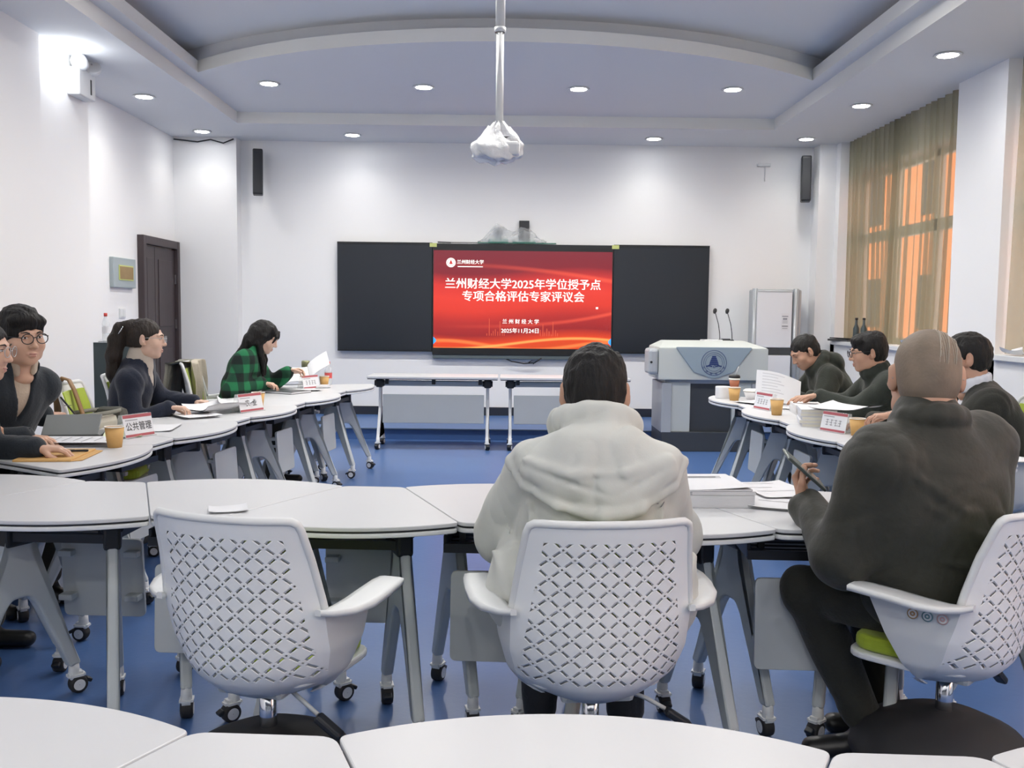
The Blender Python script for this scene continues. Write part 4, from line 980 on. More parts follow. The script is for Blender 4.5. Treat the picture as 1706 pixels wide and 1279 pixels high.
# coat over the chair
def drape():
    P = []
    for i in range(33):
        u = i / 32; row = []
        for j in range(41):
            v = j / 40; s = (v - .5) * 2
            prof_y = -.26 - .055 * math.cos(PI * min(1, abs(s) * 5) / 1) if False else 0
            hang = abs(s); up = .985 - (.012 if hang < .12 else 0) - max(0, hang - .10) * (.50 if s < 0 else .46)
            off = -.245 + (-.045 if s < 0 else .095) * min(1, hang / .10) + (-.035 if s < 0 else .02) * hang
            fold = .016 * math.sin(u * 26 + 2 * s) * min(1, hang * 2.2) + .010 * math.sin(u * 11 + 5 * s)
            row.append(((u - .5) * (.54 + .10 * hang) if s < 0 else -.30 + u * (.40 + .05 * hang), off + (fold if s > 0 else -abs(fold) * 1.2), up + .012 * math.sin(u * 7)))
        P.append(row)
    return P
t = thing('coat', 'grey coat with beige lining draped over the lime chair behind the woman in green plaid', 'coat', (-2.22, 7.22, 0), -math.radians(85))
Pd = drape(); MB().grid([r[:22] for r in Pd]).build('outer_side', M['coat'], t); MB().grid([r[21:] for r in Pd]).build('hanging_side', M['beigecoat'], t)
sl = MB().tube([(-.27, -.29, .92), (-.30, -.27, .80), (-.29, -.22, .64), (-.27, -.14, .50)], [.05, .065, .06, .05], 12).build('sleeve', M['coat'], t)
# right column
t = thing('coffee_cup', 'brown takeaway coffee cup with dark lid and straw at the far right table end', 'cup', (1.80, 7.25, TT))
MB().lathe([(.001, 0), (.028, 0), (.041, .085), (.001, .085)], (0, 0, .055), caps=False).build('cup_wall', M['coffee'], t); MB().lathe([(.0415, .085), (.043, .088), (.043, .10), (.0415, .10)], (0, 0, .055), caps=False).build('cup_rim', M['cupin'], t)
MB().lathe([(.001, .10), (.044, .10), (.044, .112), (.036, .125), (.001, .126)], (0, 0, .055), caps=False).build('lid', M['black'], t); MB().cyl((.008, 0, .17), (.026, -.01, .245), .003, seg=8).build('straw', M['white'], t)
MB().lathe([(.001, 0), (.045, 0), (.045, .055), (.001, .055)], caps=False).build('cup_holder', M['cupin'], t)
t = thing('paper_roll', 'white paper roll standing at the tip of the right column', 'paper roll', (1.70, 7.20, TT)); MB().lathe([(.018, 0), (.055, 0), (.057, .01), (.057, .085), (.055, .092), (.018, .092), (.018, 0)], caps=False).build('roll', M['paper'], t)
t = thing('paper_bowl', 'white lidded takeaway bowl behind the tan cup on the right column', 'bowl', (1.93, 7.12, TT)); MB().lathe([(.001, 0), (.062, 0), (.066, .004), (.088, .060), (.001, .060)], caps=False).build('bowl', M['paper'], t); MB().lathe([(.001, .0605), (.090, .0605), (.092, .068), (.080, .078), (.001, .080)], caps=False).build('lid', M['cupin'], t)
def book_stack(prefix, x, y, rz, n, size, th, labels, edge, seed, group):
    r_ = np.random.default_rng(seed); z = TT
    for k in range(n):
        t = thing('book', labels[k], 'book', (x + r_.uniform(-.006, .006), y + r_.uniform(-.006, .006), z), rz + r_.uniform(-.03, .03), group)
        MB().box((0, 0, th / 2), (size[0] - .004, size[1] - .004, th - .003)).build('page_block', edge, t)
        mb = MB().box((0, 0, .0012), (size[0], size[1], .0022)).box((0, 0, th - .0012), (size[0], size[1], .0022)); mb.box((-size[0] / 2, 0, th / 2), (.003, size[1], th)); mb.build('cover', M['paper'], t)
        z += th + .0005
    return z
pos = ['bottom', 'second from bottom', 'middle', 'second from top', 'top']
book_stack('b', 1.86, 5.50, math.radians(-14), 5, (.20, .28), .020, ['white bound report, %s of the stack beside the leaning place card' % q for q in pos], M['pageedge'], 4, 'bound reports in the near right stack')
zt = book_stack('c', 2.02, 6.12, math.radians(-8), 3, (.21, .29), .022, ['white bound report, %s of the stack under the hands of the man in glasses' % q for q in ('bottom', 'middle', 'top')], M['pageedge'], 5, 'bound reports in the far right stack')
sheet('document', 'white sheets sliding off the near right book stack towards the man in the suit', 'papers', (2.00, 5.42, TT + .104), math.radians(-40), (.30, .40), wav=.012, seed=31, thick=.004)
t = thing('raised_document', 'tilted white printed document held by the man in black at the far right', 'papers', (1.95, 6.62, TT + .01), math.radians(-22))
P = [[(-.155 + .31 * u, .02 + .06 * v - .02 * math.sin(3 * u), .03 + .21 * v * (1 - .1 * u) - .055 * u + .02 * math.sin(PI * u)) for v in np.linspace(0, 1, 11)] for u in np.linspace(0, 1, 15)]
MB().grid(P).grid([[(x, y + .003, z) for x, y, z in r] for r in P]).build('page', M['paper'], t)
mb = MB()
for k in range(9):
    for i in range(2, 9 - (k * 5) % 3):
        a = [P[i][9 - k], P[i + 1][9 - k]]
        mb.quad([(a[0][0], a[0][1] - .002, a[0][2]), (a[1][0], a[1][1] - .002, a[1][2]), (a[1][0], a[1][1] - .002, a[1][2] + .003), (a[0][0], a[0][1] - .002, a[0][2] + .003)])
mb.build('printed_lines', M['paleink'], t)
for x, y, rz, sd, lb in ((1.86, 6.78, 30, 41, 'white sheet lying under the tilted document, towards the bowl'), (1.98, 6.52, -15, 42, 'white sheets lying below the tilted document'), (2.02, 4.95, -30, 43, 'white sheet beside the paper cup near the seated man in olive black'), (2.10, 5.12, 10, 44, 'white document lying between the book stack and the hand of the man in the suit'), (2.26, 4.25, 5, 45, 'white papers at the right photo edge behind the seated man in olive black')):
    sheet('document', lb, 'papers', (x, y, TT + .001), math.radians(rz), (.21, .297), lines=5, seed=sd, thick=.004)
pen('black pen lying near the hand of the man in the suit', (2.10, 5.30, TT + .011), math.radians(10))
# big stack in the middle row
z = TT
for k, (th, dx, dy, r_) in enumerate(((.042, 0, 0, .0), (.012, .004, .003, .01), (.006, -.012, .004, .045))):
    t = thing('report', ['thick white report forming the bottom of the big stack beside the grey jacket', 'thin white report in the middle of the big stack beside the grey jacket', 'loose printed report on top of the big stack beside the grey jacket'][k], 'report', (.735 + dx, 3.235 + dy, z), r_ + .02, 'reports in the big stack')
    MB().box((0, 0, th / 2), (.215, .305, th - .0006)).build('page_block', M['pageedge2'], t)
    P = [[(-.1085 + .217 * u, -.1535 + .307 * v, th + (.010 * max(0, 1 - 3 * v) * u ** 2 if k == 2 else 0)) for v in np.linspace(0, 1, 9)] for u in np.linspace(0, 1, 9)]
    MB().grid(P).build('cover_sheet', M['paper'], t)
    if k == 2:
        mb = MB()
        for yy, wd in ((.10, .14), (.085, .10), (.07, .13)): mb.box((0, yy, th + .0008), (wd, .005, .0006))
        mb.build('printed_lines', M['greyink'], t)
    z += th + .0008
for x, y, rz, sd, lb in ((.985, 3.36, 12, 51, 'white loose papers right of the big stack, upper ones'), (.97, 3.18, -20, 52, 'white loose papers right of the big stack, lower ones near the elbow')):
    sheet('document', lb, 'papers', (x, y, TT + .001 + (.006 if sd == 51 else 0)), math.radians(rz), (.21, .297), seed=sd, thick=.005, lines=3)
o = sheet('document', 'small white paper corner lying behind the empty foreground chair', 'papers', (-.88, 2.98, TT + .001), .3, (.12, .10), seed=60)
# window sill
t = thing('folder', 'black folder lying on the window sill at the far corner', 'folder', (3.93, 10.75, SILL + .005), .2); MB().box((0, 0, .012), (.20, .42, .022), bev=.004).build('cover', M['folder'], t); MB().box((.01, .02, .03), (.18, .36, .012), (0, .04, 0), bev=.003).build('tablet', M['black'], t)
for k, y in enumerate((10.42, 10.20)):
    t = thing('dark_bottle', 'dark bottle on the sill before the curtain, ' + ('farther one' if k == 0 else 'nearer one'), 'bottle', (3.93, y, SILL + .005)); MB().lathe([(.001, 0), (.032, 0), (.034, .01), (.034, .15), (.014, .20), (.014, .245), (.001, .247)], caps=False).build('bottle_body', M['darkgreen'], t); MB().lathe([(.001, .2475), (.016, .2475), (.016, .27), (.001, .27)], caps=False).build('cap', M['black'], t)
sheet('document', 'crumpled white tissue on the sill below the far curtain', 'papers', (3.94, 8.95, SILL + .006), .4, (.16, .20), wav=.03, seed=70)
sheet('document', 'crumpled white paper on the sill at the right photo edge', 'papers', (3.94, 7.15, SILL + .006), .4, (.14, .20), wav=.03, seed=71)
# ------------------------------------------------------------------ figures: smooth distance fields turned into meshes
def nv(v): v = np.asarray(v, float); return v / np.linalg.norm(v)
class Field:
    def __init__(s, lo, hi, h):
        s.h = h; s.o = np.asarray(lo, float); s.n = np.ceil((np.asarray(hi, float) - s.o) / h).astype(int) + 1
        s.d = np.full(s.n, 1.0, np.float32)
        s.ax = [(s.o[i] + h * np.arange(s.n[i])).astype(np.float32) for i in range(3)]
    def sub(s, lo, hi):
        a = np.maximum(np.floor((np.asarray(lo) - s.o) / s.h).astype(int), 0); b = np.minimum(np.ceil((np.asarray(hi) - s.o) / s.h).astype(int) + 1, s.n)
        if np.any(b <= a): return None, None
        sl = tuple(slice(a[i], b[i]) for i in range(3))
        P = np.stack(np.meshgrid(*[s.ax[i][sl[i]] for i in range(3)], indexing='ij'), -1)
        return sl, P
    def comb(s, sl, v, k, mode):
        d = s.d[sl]
        if mode == 'add':
            if k <= 0: s.d[sl] = np.minimum(d, v); return
            t = np.clip(.5 + .5 * (d - v) / k, 0, 1); s.d[sl] = d * (1 - t) + v * t - k * t * (1 - t)
        else:
            if k <= 0: s.d[sl] = np.maximum(d, -v); return
            t = np.clip(.5 - .5 * (d + v) / k, 0, 1); s.d[sl] = d * (1 - t) - v * t + k * t * (1 - t)
    def ell(s, c, r, R=None, k=.01, mode='add'):
        c = np.asarray(c, float); r = np.asarray(r, float); m = r.max() + k + 3 * s.h
        sl, P = s.sub(c - m, c + m)
        if sl is None: return s
        q = P - c.astype(np.float32)
        if R is not None: q = q @ R.astype(np.float32)
        k0 = np.linalg.norm(q / r, axis=-1); k1 = np.linalg.norm(q / (r * r), axis=-1) + 1e-9
        s.comb(sl, (k0 * (k0 - 1) / k1).astype(np.float32), k, mode); return s
    def cap(s, a, b, ra, rb=None, k=.01, mode='add', flat=None, fs=1.0):
        a = np.asarray(a, float); b = np.asarray(b, float); rb = ra if rb is None else rb
        m = max(ra, rb) * max(1, fs) + k + 3 * s.h
        sl, P = s.sub(np.minimum(a, b) - m, np.maximum(a, b) + m)
        if sl is None: return s
        q = P - a.astype(np.float32); ba = (b - a).astype(np.float32)
        if flat is not None:               # stretch across the axis 'flat' (fs > 1 makes it wider there)
            w = nv(flat); dw = q @ w.astype(np.float32); q = q - dw[..., None] * (w * (1 - 1 / fs)).astype(np.float32)
            bw = float(ba @ w); ba = (ba - bw * w * (1 - 1 / fs)).astype(np.float32)
        t = np.clip((q @ ba) / float(ba @ ba + 1e-12), 0, 1)
        v = np.linalg.norm(q - t[..., None] * ba, axis=-1) - (ra + (rb - ra) * t)
        s.comb(sl, v.astype(np.float32), k, mode); return s
    def chain(s, pts, rs, k=.01, mode='add', **kw):
        for i in range(len(pts) - 1): s.cap(pts[i], pts[i + 1], rs[i], rs[i + 1], k, mode, **kw)
        return s
    def fn(s, f, lo, hi, k=0, mode='sub'):
        sl, P = s.sub(lo, hi)
        if sl is not None: s.comb(sl, f(P).astype(np.float32), k, mode)
        return s
    def noise(s, amp, freq, seed, warp=1.0, aniso=(1, 1, 1), oct_=2, ridge=False):
        r = np.random.default_rng(seed); P = np.stack(np.meshgrid(*s.ax, indexing='ij'), -1) if s.d.size < 9e6 else None
        m = np.abs(s.d) < amp * 4 + 3 * s.h; idx = np.nonzero(m); p = np.stack([s.ax[i][idx[i]] for i in range(3)], -1) * np.asarray(aniso)
        val = 0; a = amp; f = freq
        for o in range(oct_):
            wv = 0
            for _ in range(3): wv = wv + np.sin(p @ (nv(r.normal(size=3)) * f * .6) + r.uniform(0, 6))
            v = 0
            for _ in range(4): v = v + np.sin(p @ (nv(r.normal(size=3)) * f) + warp * wv + r.uniform(0, 6))
            val = val + (a * 1.5 * (np.abs(v / 2.2) ** .8 - .55) * -1 if ridge else a * v / 2.5); a *= .5; f *= 2.1
        s.d[idx] += val.astype(np.float32); return s
    def mesh(s):
        d = s.d; ins = d < 0; nx, ny, nz = d.shape
        c = np.zeros((nx - 1, ny - 1, nz - 1), np.uint8)
        for i in (0, 1):
            for j in (0, 1):
                for k in (0, 1): c += ins[i:nx - 1 + i, j:ny - 1 + j, k:nz - 1 + k]
        act = (c > 0) & (c < 8); cells = np.argwhere(act)
        if len(cells) == 0: return np.zeros((0, 3)), np.zeros((0, 4), int)
        cor = np.array([(i, j, k) for i in (0, 1) for j in (0, 1) for k in (0, 1)])
        vals = np.stack([d[tuple((cells + q).T)] for q in cor], 1)
        acc = np.zeros((len(cells), 3)); cnt = np.zeros(len(cells))
        for a in range(8):
            for b in range(a + 1, 8):
                if np.abs(cor[a] - cor[b]).sum() != 1: continue
                va, vb = vals[:, a], vals[:, b]; m = (va < 0) != (vb < 0)
                t = np.where(m, va / np.where(m, va - vb, 1), 0)
                acc += np.where(m[:, None], cor[a] + t[:, None] * (cor[b] - cor[a]), 0); cnt += m
        V = s.o + s.h * (cells + acc / cnt[:, None])
        ix = np.full(act.shape, -1, np.int64); ix[tuple(cells.T)] = np.arange(len(cells))
        Q = []
        for ax in range(3):
            o1, o2 = [(1, 2), (2, 0), (0, 1)][ax]
            A = np.take(ins, range(d.shape[ax] - 1), ax); B = np.take(ins, range(1, d.shape[ax]), ax)
            e = np.argwhere(A != B)
            e = e[(e[:, o1] > 0) & (e[:, o2] > 0) & (e[:, o1] < d.shape[o1] - 1) & (e[:, o2] < d.shape[o2] - 1)]
            u = np.zeros(3, int); u[o1] = 1; w_ = np.zeros(3, int); w_[o2] = 1
            q = np.stack([ix[tuple((e - u - w_).T)], ix[tuple((e - w_).T)], ix[tuple(e.T)], ix[tuple((e - u).T)]], 1)
            flip = ~A[tuple(e.T)]; q[flip] = q[flip][:, ::-1]; Q.append(q)
        Q = np.concatenate(Q); return V, Q[(Q >= 0).all(1)]
def sdf_obj(name, fields, m, parent, base=None):
    Vs, Qs, n = [], [], 0
    for f in (fields if isinstance(fields, (list, tuple)) else [fields]):
        V, Q = f.mesh(); Vs.append(V); Qs.append(Q + n); n += len(V)
    V = np.concatenate(Vs); Q = np.concatenate(Qs)
    if base is not None: V = V - np.asarray(base)
    me = bpy.data.meshes.new(name); me.vertices.add(len(V)); me.vertices.foreach_set('co', V.astype(np.float32).ravel())
    me.loops.add(Q.size); me.loops.foreach_set('vertex_index', Q.astype(np.int32).ravel()); me.polygons.add(len(Q))
    me.polygons.foreach_set('loop_start', np.arange(0, Q.size, 4, dtype=np.int32)); me.polygons.foreach_set('loop_total', np.full(len(Q), 4, np.int32))
    me.polygons.foreach_set('use_smooth', np.ones(len(Q), bool)); me.update(); me.validate()
    me.materials.append(m); o = bpy.data.objects.new(name, me); COL.objects.link(o); o.parent = parent
    return o

def skin_mat(name, col):
    m = mat(name, col, .5, bump=.06, bscale=120, var=.07, vscale=14); b = m.node_tree.nodes['Principled BSDF']
    b.inputs['Subsurface Weight'].default_value = .12; b.inputs['Subsurface Radius'].default_value = (.6, .25, .15); b.inputs['Subsurface Scale'].default_value = .015; return m
M['skin_a'] = skin_mat('skin_light', (.58, .36, .26)); M['skin_b'] = skin_mat('skin_medium', (.50, .29, .20)); M['skin_c'] = skin_mat('skin_pale', (.64, .43, .33))
def hair_mat(name, col, rough=.55): return mat(name, col, rough, spec=.3, bump=.8, bscale=90, stretch=(1, 1, .18), var=.3, vscale=40)
M['hair_black'] = hair_mat('black_hair', (.006, .0055, .0055)); M['hair_brown'] = hair_mat('dark_brown_hair', (.022, .016, .013)); M['hair_soft'] = hair_mat('soft_black_hair', (.013, .0125, .012), .6)
M['eyewhite'] = mat('eye_white', (.75, .72, .70), .2); M['iris'] = mat('dark_iris', (.02, .012, .008), .1); M['brow'] = mat('brow_hair', (.03, .024, .02), .8); M['lip'] = mat('lips', (.45, .20, .17), .5)
def cloth(name, col, b=.25, sc=90, rough=.85): return mat(name, col, rough, bump=b, bscale=sc, var=.10, vscale=12, sheen=.15, spec=.3)
M['navyjacket'] = cloth('dark_navy_cloth', (.016, .022, .030)); M['navyblazer'] = cloth('navy_blazer_cloth', (.012, .017, .034)); M['blackcloth'] = cloth('black_cloth', (.013, .015, .015)); M['hoodie'] = cloth('black_hoodie', (.022, .026, .020))
M['darkjacket'] = cloth('dark_olive_cloth', (.024, .030, .024)); M['suit'] = cloth('black_suit', (.026, .027, .022)); M['olivejacket'] = cloth('olive_black_nylon', (.034, .035, .028), .2, 40, .6); M['trousers'] = cloth('dark_trousers', (.022, .023, .019)); M['shoe'] = mat('black_shoe', (.012, .012, .012), .4)
M['whiteshirt'] = cloth('white_shirt', (.72, .74, .80)); M['beigeshirt'] = cloth('beige_shirt', (.46, .38, .30)); M['turtleneck'] = cloth('beige_turtleneck', (.50, .44, .38)); M['greyjacket'] = cloth('light_grey_shell_fabric', (.58, .595, .565), .05, 220, .7)
M['jeans'] = cloth('dark_jeans', (.02, .025, .035))
def plaid_mat():
    m = mat('green_plaid', (.0, .10, .045), .9, bump=.2, bscale=120); nt = m.node_tree; L = nt.links; b = nt.nodes['Principled BSDF']
    tc = nt.nodes.new('ShaderNodeTexCoord'); sp = nt.nodes.new('ShaderNodeSeparateXYZ'); L.new(tc.outputs['Object'], sp.inputs[0])
    def band(o, sc, ph):
        a = nt.nodes.new('ShaderNodeMath'); a.operation = 'MULTIPLY_ADD'; a.inputs[1].default_value = sc; a.inputs[2].default_value = ph; L.new(o, a.inputs[0])
        s_ = nt.nodes.new('ShaderNodeMath'); s_.operation = 'SINE'; L.new(a.outputs[0], s_.inputs[0]); r = nt.nodes.new('ShaderNodeMapRange'); r.inputs[1].default_value = -.15; r.inputs[2].default_value = .15; L.new(s_.outputs[0], r.inputs[0]); return r.outputs[0]
    z = band(sp.outputs[2], 2 * PI / .13, .5); ad = nt.nodes.new('ShaderNodeMath'); ad.operation = 'ADD'; L.new(sp.outputs[0], ad.inputs[0]); L.new(sp.outputs[1], ad.inputs[1]); x = band(ad.outputs[0], 2 * PI / .15, 1.2)
    sm = nt.nodes.new('ShaderNodeMath'); sm.operation = 'ADD'; L.new(z, sm.inputs[0]); L.new(x, sm.inputs[1]); hf = nt.nodes.new('ShaderNodeMath'); hf.operation = 'MULTIPLY'; hf.inputs[1].default_value = .5; L.new(sm.outputs[0], hf.inputs[0])
    r = nt.nodes.new('ShaderNodeValToRGB'); r.color_ramp.elements[0].color = (.004, .012, .010, 1); r.color_ramp.elements[1].color = (.012, .16, .062, 1); e = r.color_ramp.elements.new(.5); e.color = (.006, .055, .028, 1)
    L.new(hf.outputs[0], r.inputs[0]); L.new(r.outputs[0], b.inputs['Base Color']); return m
M['plaid'] = plaid_mat()

def rot_axes(yaw_deg, pitch_deg=0, roll_deg=0):
    # columns: right, forward, up. yaw 0 looks to +Y, 90 looks to +X; positive pitch looks down
    R = Matrix.Rotation(-math.radians(yaw_deg), 3, 'Z') @ Matrix.Rotation(-math.radians(pitch_deg), 3, 'X') @ Matrix.Rotation(math.radians(roll_deg), 3, 'Y')
    return np.array(R)
def head_field(c, R, neck_base, sc=1.0, h=.0042, female=False, chest_dir=None, fat=0.0):
    c = np.asarray(c, float); nb = np.asarray(neck_base, float)
    lo = np.minimum(c - .16 * sc, nb - .14); hi = np.maximum(c + .16 * sc, nb + .14)
    f = Field(lo, hi, h); W = lambda x, y, z: c + R @ (np.array([x, y, z]) * sc)
    e = lambda p, r, k=.012, mode='add', RR=None: f.ell(W(*p), np.array(r) * sc, R if RR is None else RR, k * sc, mode)
    cp = lambda a, b, ra, rb=None, k=.01, mode='add': f.cap(W(*a), W(*b), ra * sc, (ra if rb is None else rb) * sc, k * sc, mode)
    e((0, -.018, .038), (.076, .096, .083), .02)
    e((0, .028, -.010), (.066 + fat, .068, .095), .03)
    e((0, .030, -.066), (.052 + fat, .052, .046), .03)
    e((0, .066, -.094), (.022 + fat * .5, .019, .018), .02)
    for s in (-1, 1):
        e((s * .044, .058, -.028), (.026, .026, .026), .025); e((s * (.052 + fat), .012, -.070), (.020, .030, .026), .025)
        cp((s * .014, .090, .030), (s * .046, .078, .028), .0085, .007, .014)
        e((s * .032, .099, .010), (.019, .014, .0115), .012, 'sub')
        e((s * .0315, .076, .010), (.0145, .0145, .0125), .003)
        cp((s * .019, .0885, .0155), (s * .033, .0915, .0185), .0032, .0034, .004); cp((s * .033, .0915, .0185), (s * .046, .083, .014), .0034, .003, .004)
        e((s * .0125, .098, -.031), (.0085, .010, .0075), .007)
        e((s * .0815, -.012, .000), (.010, .021, .034), .006, RR=R @ np.array(Matrix.Rotation(s * -.50, 3, 'Z')))
        e((s * .094, .000, .004), (.007, .010, .018), .004, 'sub'); e((s * .077, .000, -.026), (.008, .009, .010), .006)
        e((s * .007, .1185, -.0375), (.0035, .005, .0035), .002, 'sub')
    cp((0, .088, .026), (0, .107, -.022), .0075, .0110, .012); e((0, .110, -.027), (.011, .011, .0105), .007)
    cp((-.019, .086, -.061), (.019, .086, -.061), .0055, k=.006); e((0, .093, -.0605), (.013, .007, .0055), .006); e((0, .091, -.0715), (.016, .008, .0065), .006)
    e((0, .103, -.0660), (.022, .008, .0018), .003, 'sub')
    nr = .050 if female else .058
    f.cap(W(0, -.030, -.055), nb, nr * sc, nr * 1.06 * sc, .03); f.cap(W(0, -.05, -.03), nb - R[:, 1] * .015, nr * .8 * sc, nr * sc, .03)
    f.ell(nb - np.array([0, 0, .055]), (.068, .060, .040), None, .015)
    return f, W
def hand_fields(wrist, d, n, side, curl=(.35, .45, .35), h=.0032, sc=1.0, spread=.12, thumb_in=.3, arm=None):
    w_ = np.asarray(wrist, float); d = nv(d); n = np.asarray(n, float); n = nv(n - d * (n @ d)); t = np.cross(d, n) * (1 if side == 'R' else -1)
    f = Field(w_ - .24 * sc, w_ + .24 * sc, h)
    if arm is not None: f.cap(w_ - nv(w_ - np.asarray(arm)) * .09, w_, .034 * sc, .027 * sc, .012, flat=t, fs=1.15)
    kn = []
    for i, (o, l) in enumerate(((.030, .088), (.010, .094), (-.011, .090), (-.030, .080))):
        a = w_ + (d * .005 + t * o * .65) * sc; b = w_ + (d * l + t * o - n * .004) * sc; kn.append(b)
        f.cap(a, b, .0150 * sc, .0112 * sc, .012 * sc)
    for i, (L, r) in enumerate(((.070, .0086), (.078, .0088), (.073, .0084), (.057, .0075))):
        p = kn[i]; ang = 0; dd = nv(d + t * spread * (1.5 - i) * .5)
        for sgm, (fr, cu) in enumerate(zip((.45, .31, .24), curl)):
            ang += cu * (1 + .08 * i); v = dd * math.cos(ang) + n * math.sin(ang); q = p + v * L * fr * sc
            f.cap(p, q, (r - .0006 * sgm) * sc, (r - .0006 * (sgm + 1)) * sc, .0035 * sc); p = q
    p = w_ + (d * .022 + t * .022) * sc; q = p + nv(d * .72 + t * .62 + n * (.15 + thumb_in)) * .045 * sc; r2 = q + nv(d * .95 + t * .10 + n * (.1 + thumb_in)) * .030 * sc; r3 = r2 + nv(d * 1 - t * .12 + n * (.1 + thumb_in)) * .024 * sc
    f.cap(p, q, .0155 * sc, .0115 * sc, .012 * sc); f.cap(q, r2, .0112 * sc, .0100 * sc, .005 * sc); f.cap(r2, r3, .0100 * sc, .0080 * sc, .004 * sc)
    return f
def ik(S, Wp, l1, l2, hint):
    v = Wp - S; L = np.linalg.norm(v); mx = (l1 + l2) * .995
    if L > mx: Wp = S + v / L * mx; v = Wp - S; L = mx
    a = (l1 * l1 - l2 * l2 + L * L) / (2 * L); hgt = math.sqrt(max(l1 * l1 - a * a, 0)); u = v / L
    hn = np.asarray(hint, float); hn = hn - u * (hn @ u); hn = nv(hn)
    return S + u * a + hn * hgt, Wp
def hair_obj(W, R, sc, style, m, root, base, h=.0048):
    c = W(0, 0, 0); lo = c - .23 * sc; hi = c + .23 * sc
    if style in ('ponytail', 'long'): lo = lo - np.array([.16, .16, .36]); hi = hi + .06
    f = Field(lo, hi, h); e = lambda p, r, k=.01, mode='add': f.ell(W(*p), np.array(r) * sc, R, k * sc, mode)
    th = {'short': .011, 'crew': .006, 'bald': .0022, 'fringe': .021, 'thick': .017, 'ponytail': .010, 'long': .017}[style]
    e((0, -.018, .038), (.076 + th * .75, .096 + th, .083 + th))
    side = {'short': .004, 'crew': .002, 'bald': .0018, 'fringe': .012, 'thick': .009, 'ponytail': .006, 'long': .014}[style]
    e((0, -.035, -.005), (.073 + side, .080 + side, .085), .015)
    if style == 'fringe': e((.015, .055, .085), (.070, .045, .035), .02); e((-.03, .06, .075), (.05, .035, .03), .015); e((.0, .0, .115), (.065, .07, .03), .02)
    if style == 'thick': e((0, .05, .085), (.068, .045, .034), .02); e((0, -.06, .06), (.075, .055, .07), .02)
    fz = {'short': -.047, 'crew': -.040, 'bald': .045, 'fringe': -.063, 'thick': -.060, 'ponytail': -.040, 'long': -.052}[style]
    if style == 'bald':
        e((0, .07, .06), (.075, .095, .12), .01, 'sub')
    else: e((0, .118, fz), (.092, .074, .117), .006, 'sub')
    if style not in ('long',):
        for s in (-1, 1):
            e((s * .088, .000, -.034), (.030, .030, .040), .004, 'sub'); e((s * .08, .050, -.055), (.05, .05, .055), .004, 'sub')
    if style != 'long':
        zc = -.062 if style != 'ponytail' else -.05
        cc = W(0, 0, zc); up = R[:, 2]
        f.fn(lambda P: ((P - cc) @ up) - (.0 if True else 0), lo, hi, .008 * sc)
    if style == 'ponytail':
        a = [W(0, -.105, .065), W(0, -.150, .06), W(.0, -.175, -.01)]; b0 = a[-1]
        pts = a + [b0 + np.array([-.012, -.012, -.10]), b0 + np.array([-.018, -.018, -.20]), b0 + np.array([-.008, -.012, -.31])]
        f.chain(pts, [.034, .040, .046, .046, .036, .010], .02)
        e((0, -.10, .075), (.05, .04, .045), .02)
    if style == 'long':
        for s in (-1, 1):
            f.chain([W(s * .055, .03, .085), W(s * .082, .015, .02), W(s * .082, -.005, -.06), W(s * .070, -.005, -.06) + np.array([0, 0, -.07])], [.022, .022, .024, .020], .015)
            f.chain([W(s * .06, .01, -.08), W(s * .055, .045, -.14) + np.array([.01, 0, -.03]), W(s * .05, .05, -.16) + np.array([.015, 0, -.13])], [.022, .024, .010], .015)
        b0 = W(0, -.09, -.03)
        for dx in (-.06, 0, .06):
            f.chain([W(dx * .8, -.075, .02), W(dx, -.085, -.06), W(dx * 1.2, -.08, -.10) + np.array([-.05, 0, -.07]), W(dx * 1.4, -.06, -.10) + np.array([-.095, .0, -.16])], [.05, .048, .042, .014], .025)
        f.ell(W(0, .105, -.035), np.array((.072, .062, .115)) * sc, R, .006, 'sub')
        f.chain([W(-.02, .085, .085), W(-.055, .092, .045), W(-.068, .080, -.01)], [.012, .011, .006], .006)
        f.chain([W(.02, .085, .085), W(.055, .092, .045), W(.070, .085, -.005)], [.012, .011, .006], .006)
    if style != 'bald': f.noise((.0034 if style in ('short', 'thick') else .0026) * sc, 95, 5, 1.4, (1, 1, .45))
    return sdf_obj('hair', f, m, root, base)

def glasses_obj(W, R, m, root, base, r=.0225, wire=.0022, lens=True):
    if m is M['silver']: wire = .0013
    mb = MB(); b = np.asarray(base)
    V = lambda x, y, z: Vector(W(x, y, z) - b)
    for s in (-1, 1):
        mb.tube([V(s * (.0325 + r * 1.08 * math.cos(a)), .1135 - .10 * abs(r * math.cos(a) * s + .0) * (1 if math.cos(a) > 0 else .1), .006 + r * .92 * math.sin(a)) for a in np.linspace(0, 2 * PI, 25)[:-1]], wire, 6, closed=True)
        mb.tube([V(s * (.0325 + r * 1.05), .110, .012), V(s * .072, .09, .014), V(s * .0835, .03, .014), V(s * .0855, -.012, .012), V(s * .083, -.028, -.004)], wire, 6)
    mb.tube([V(-.0095, .1140, .010), V(0, .1175, .0125), V(.0095, .1140, .010)], wire, 6)
    return mb.build('glasses', m, root)

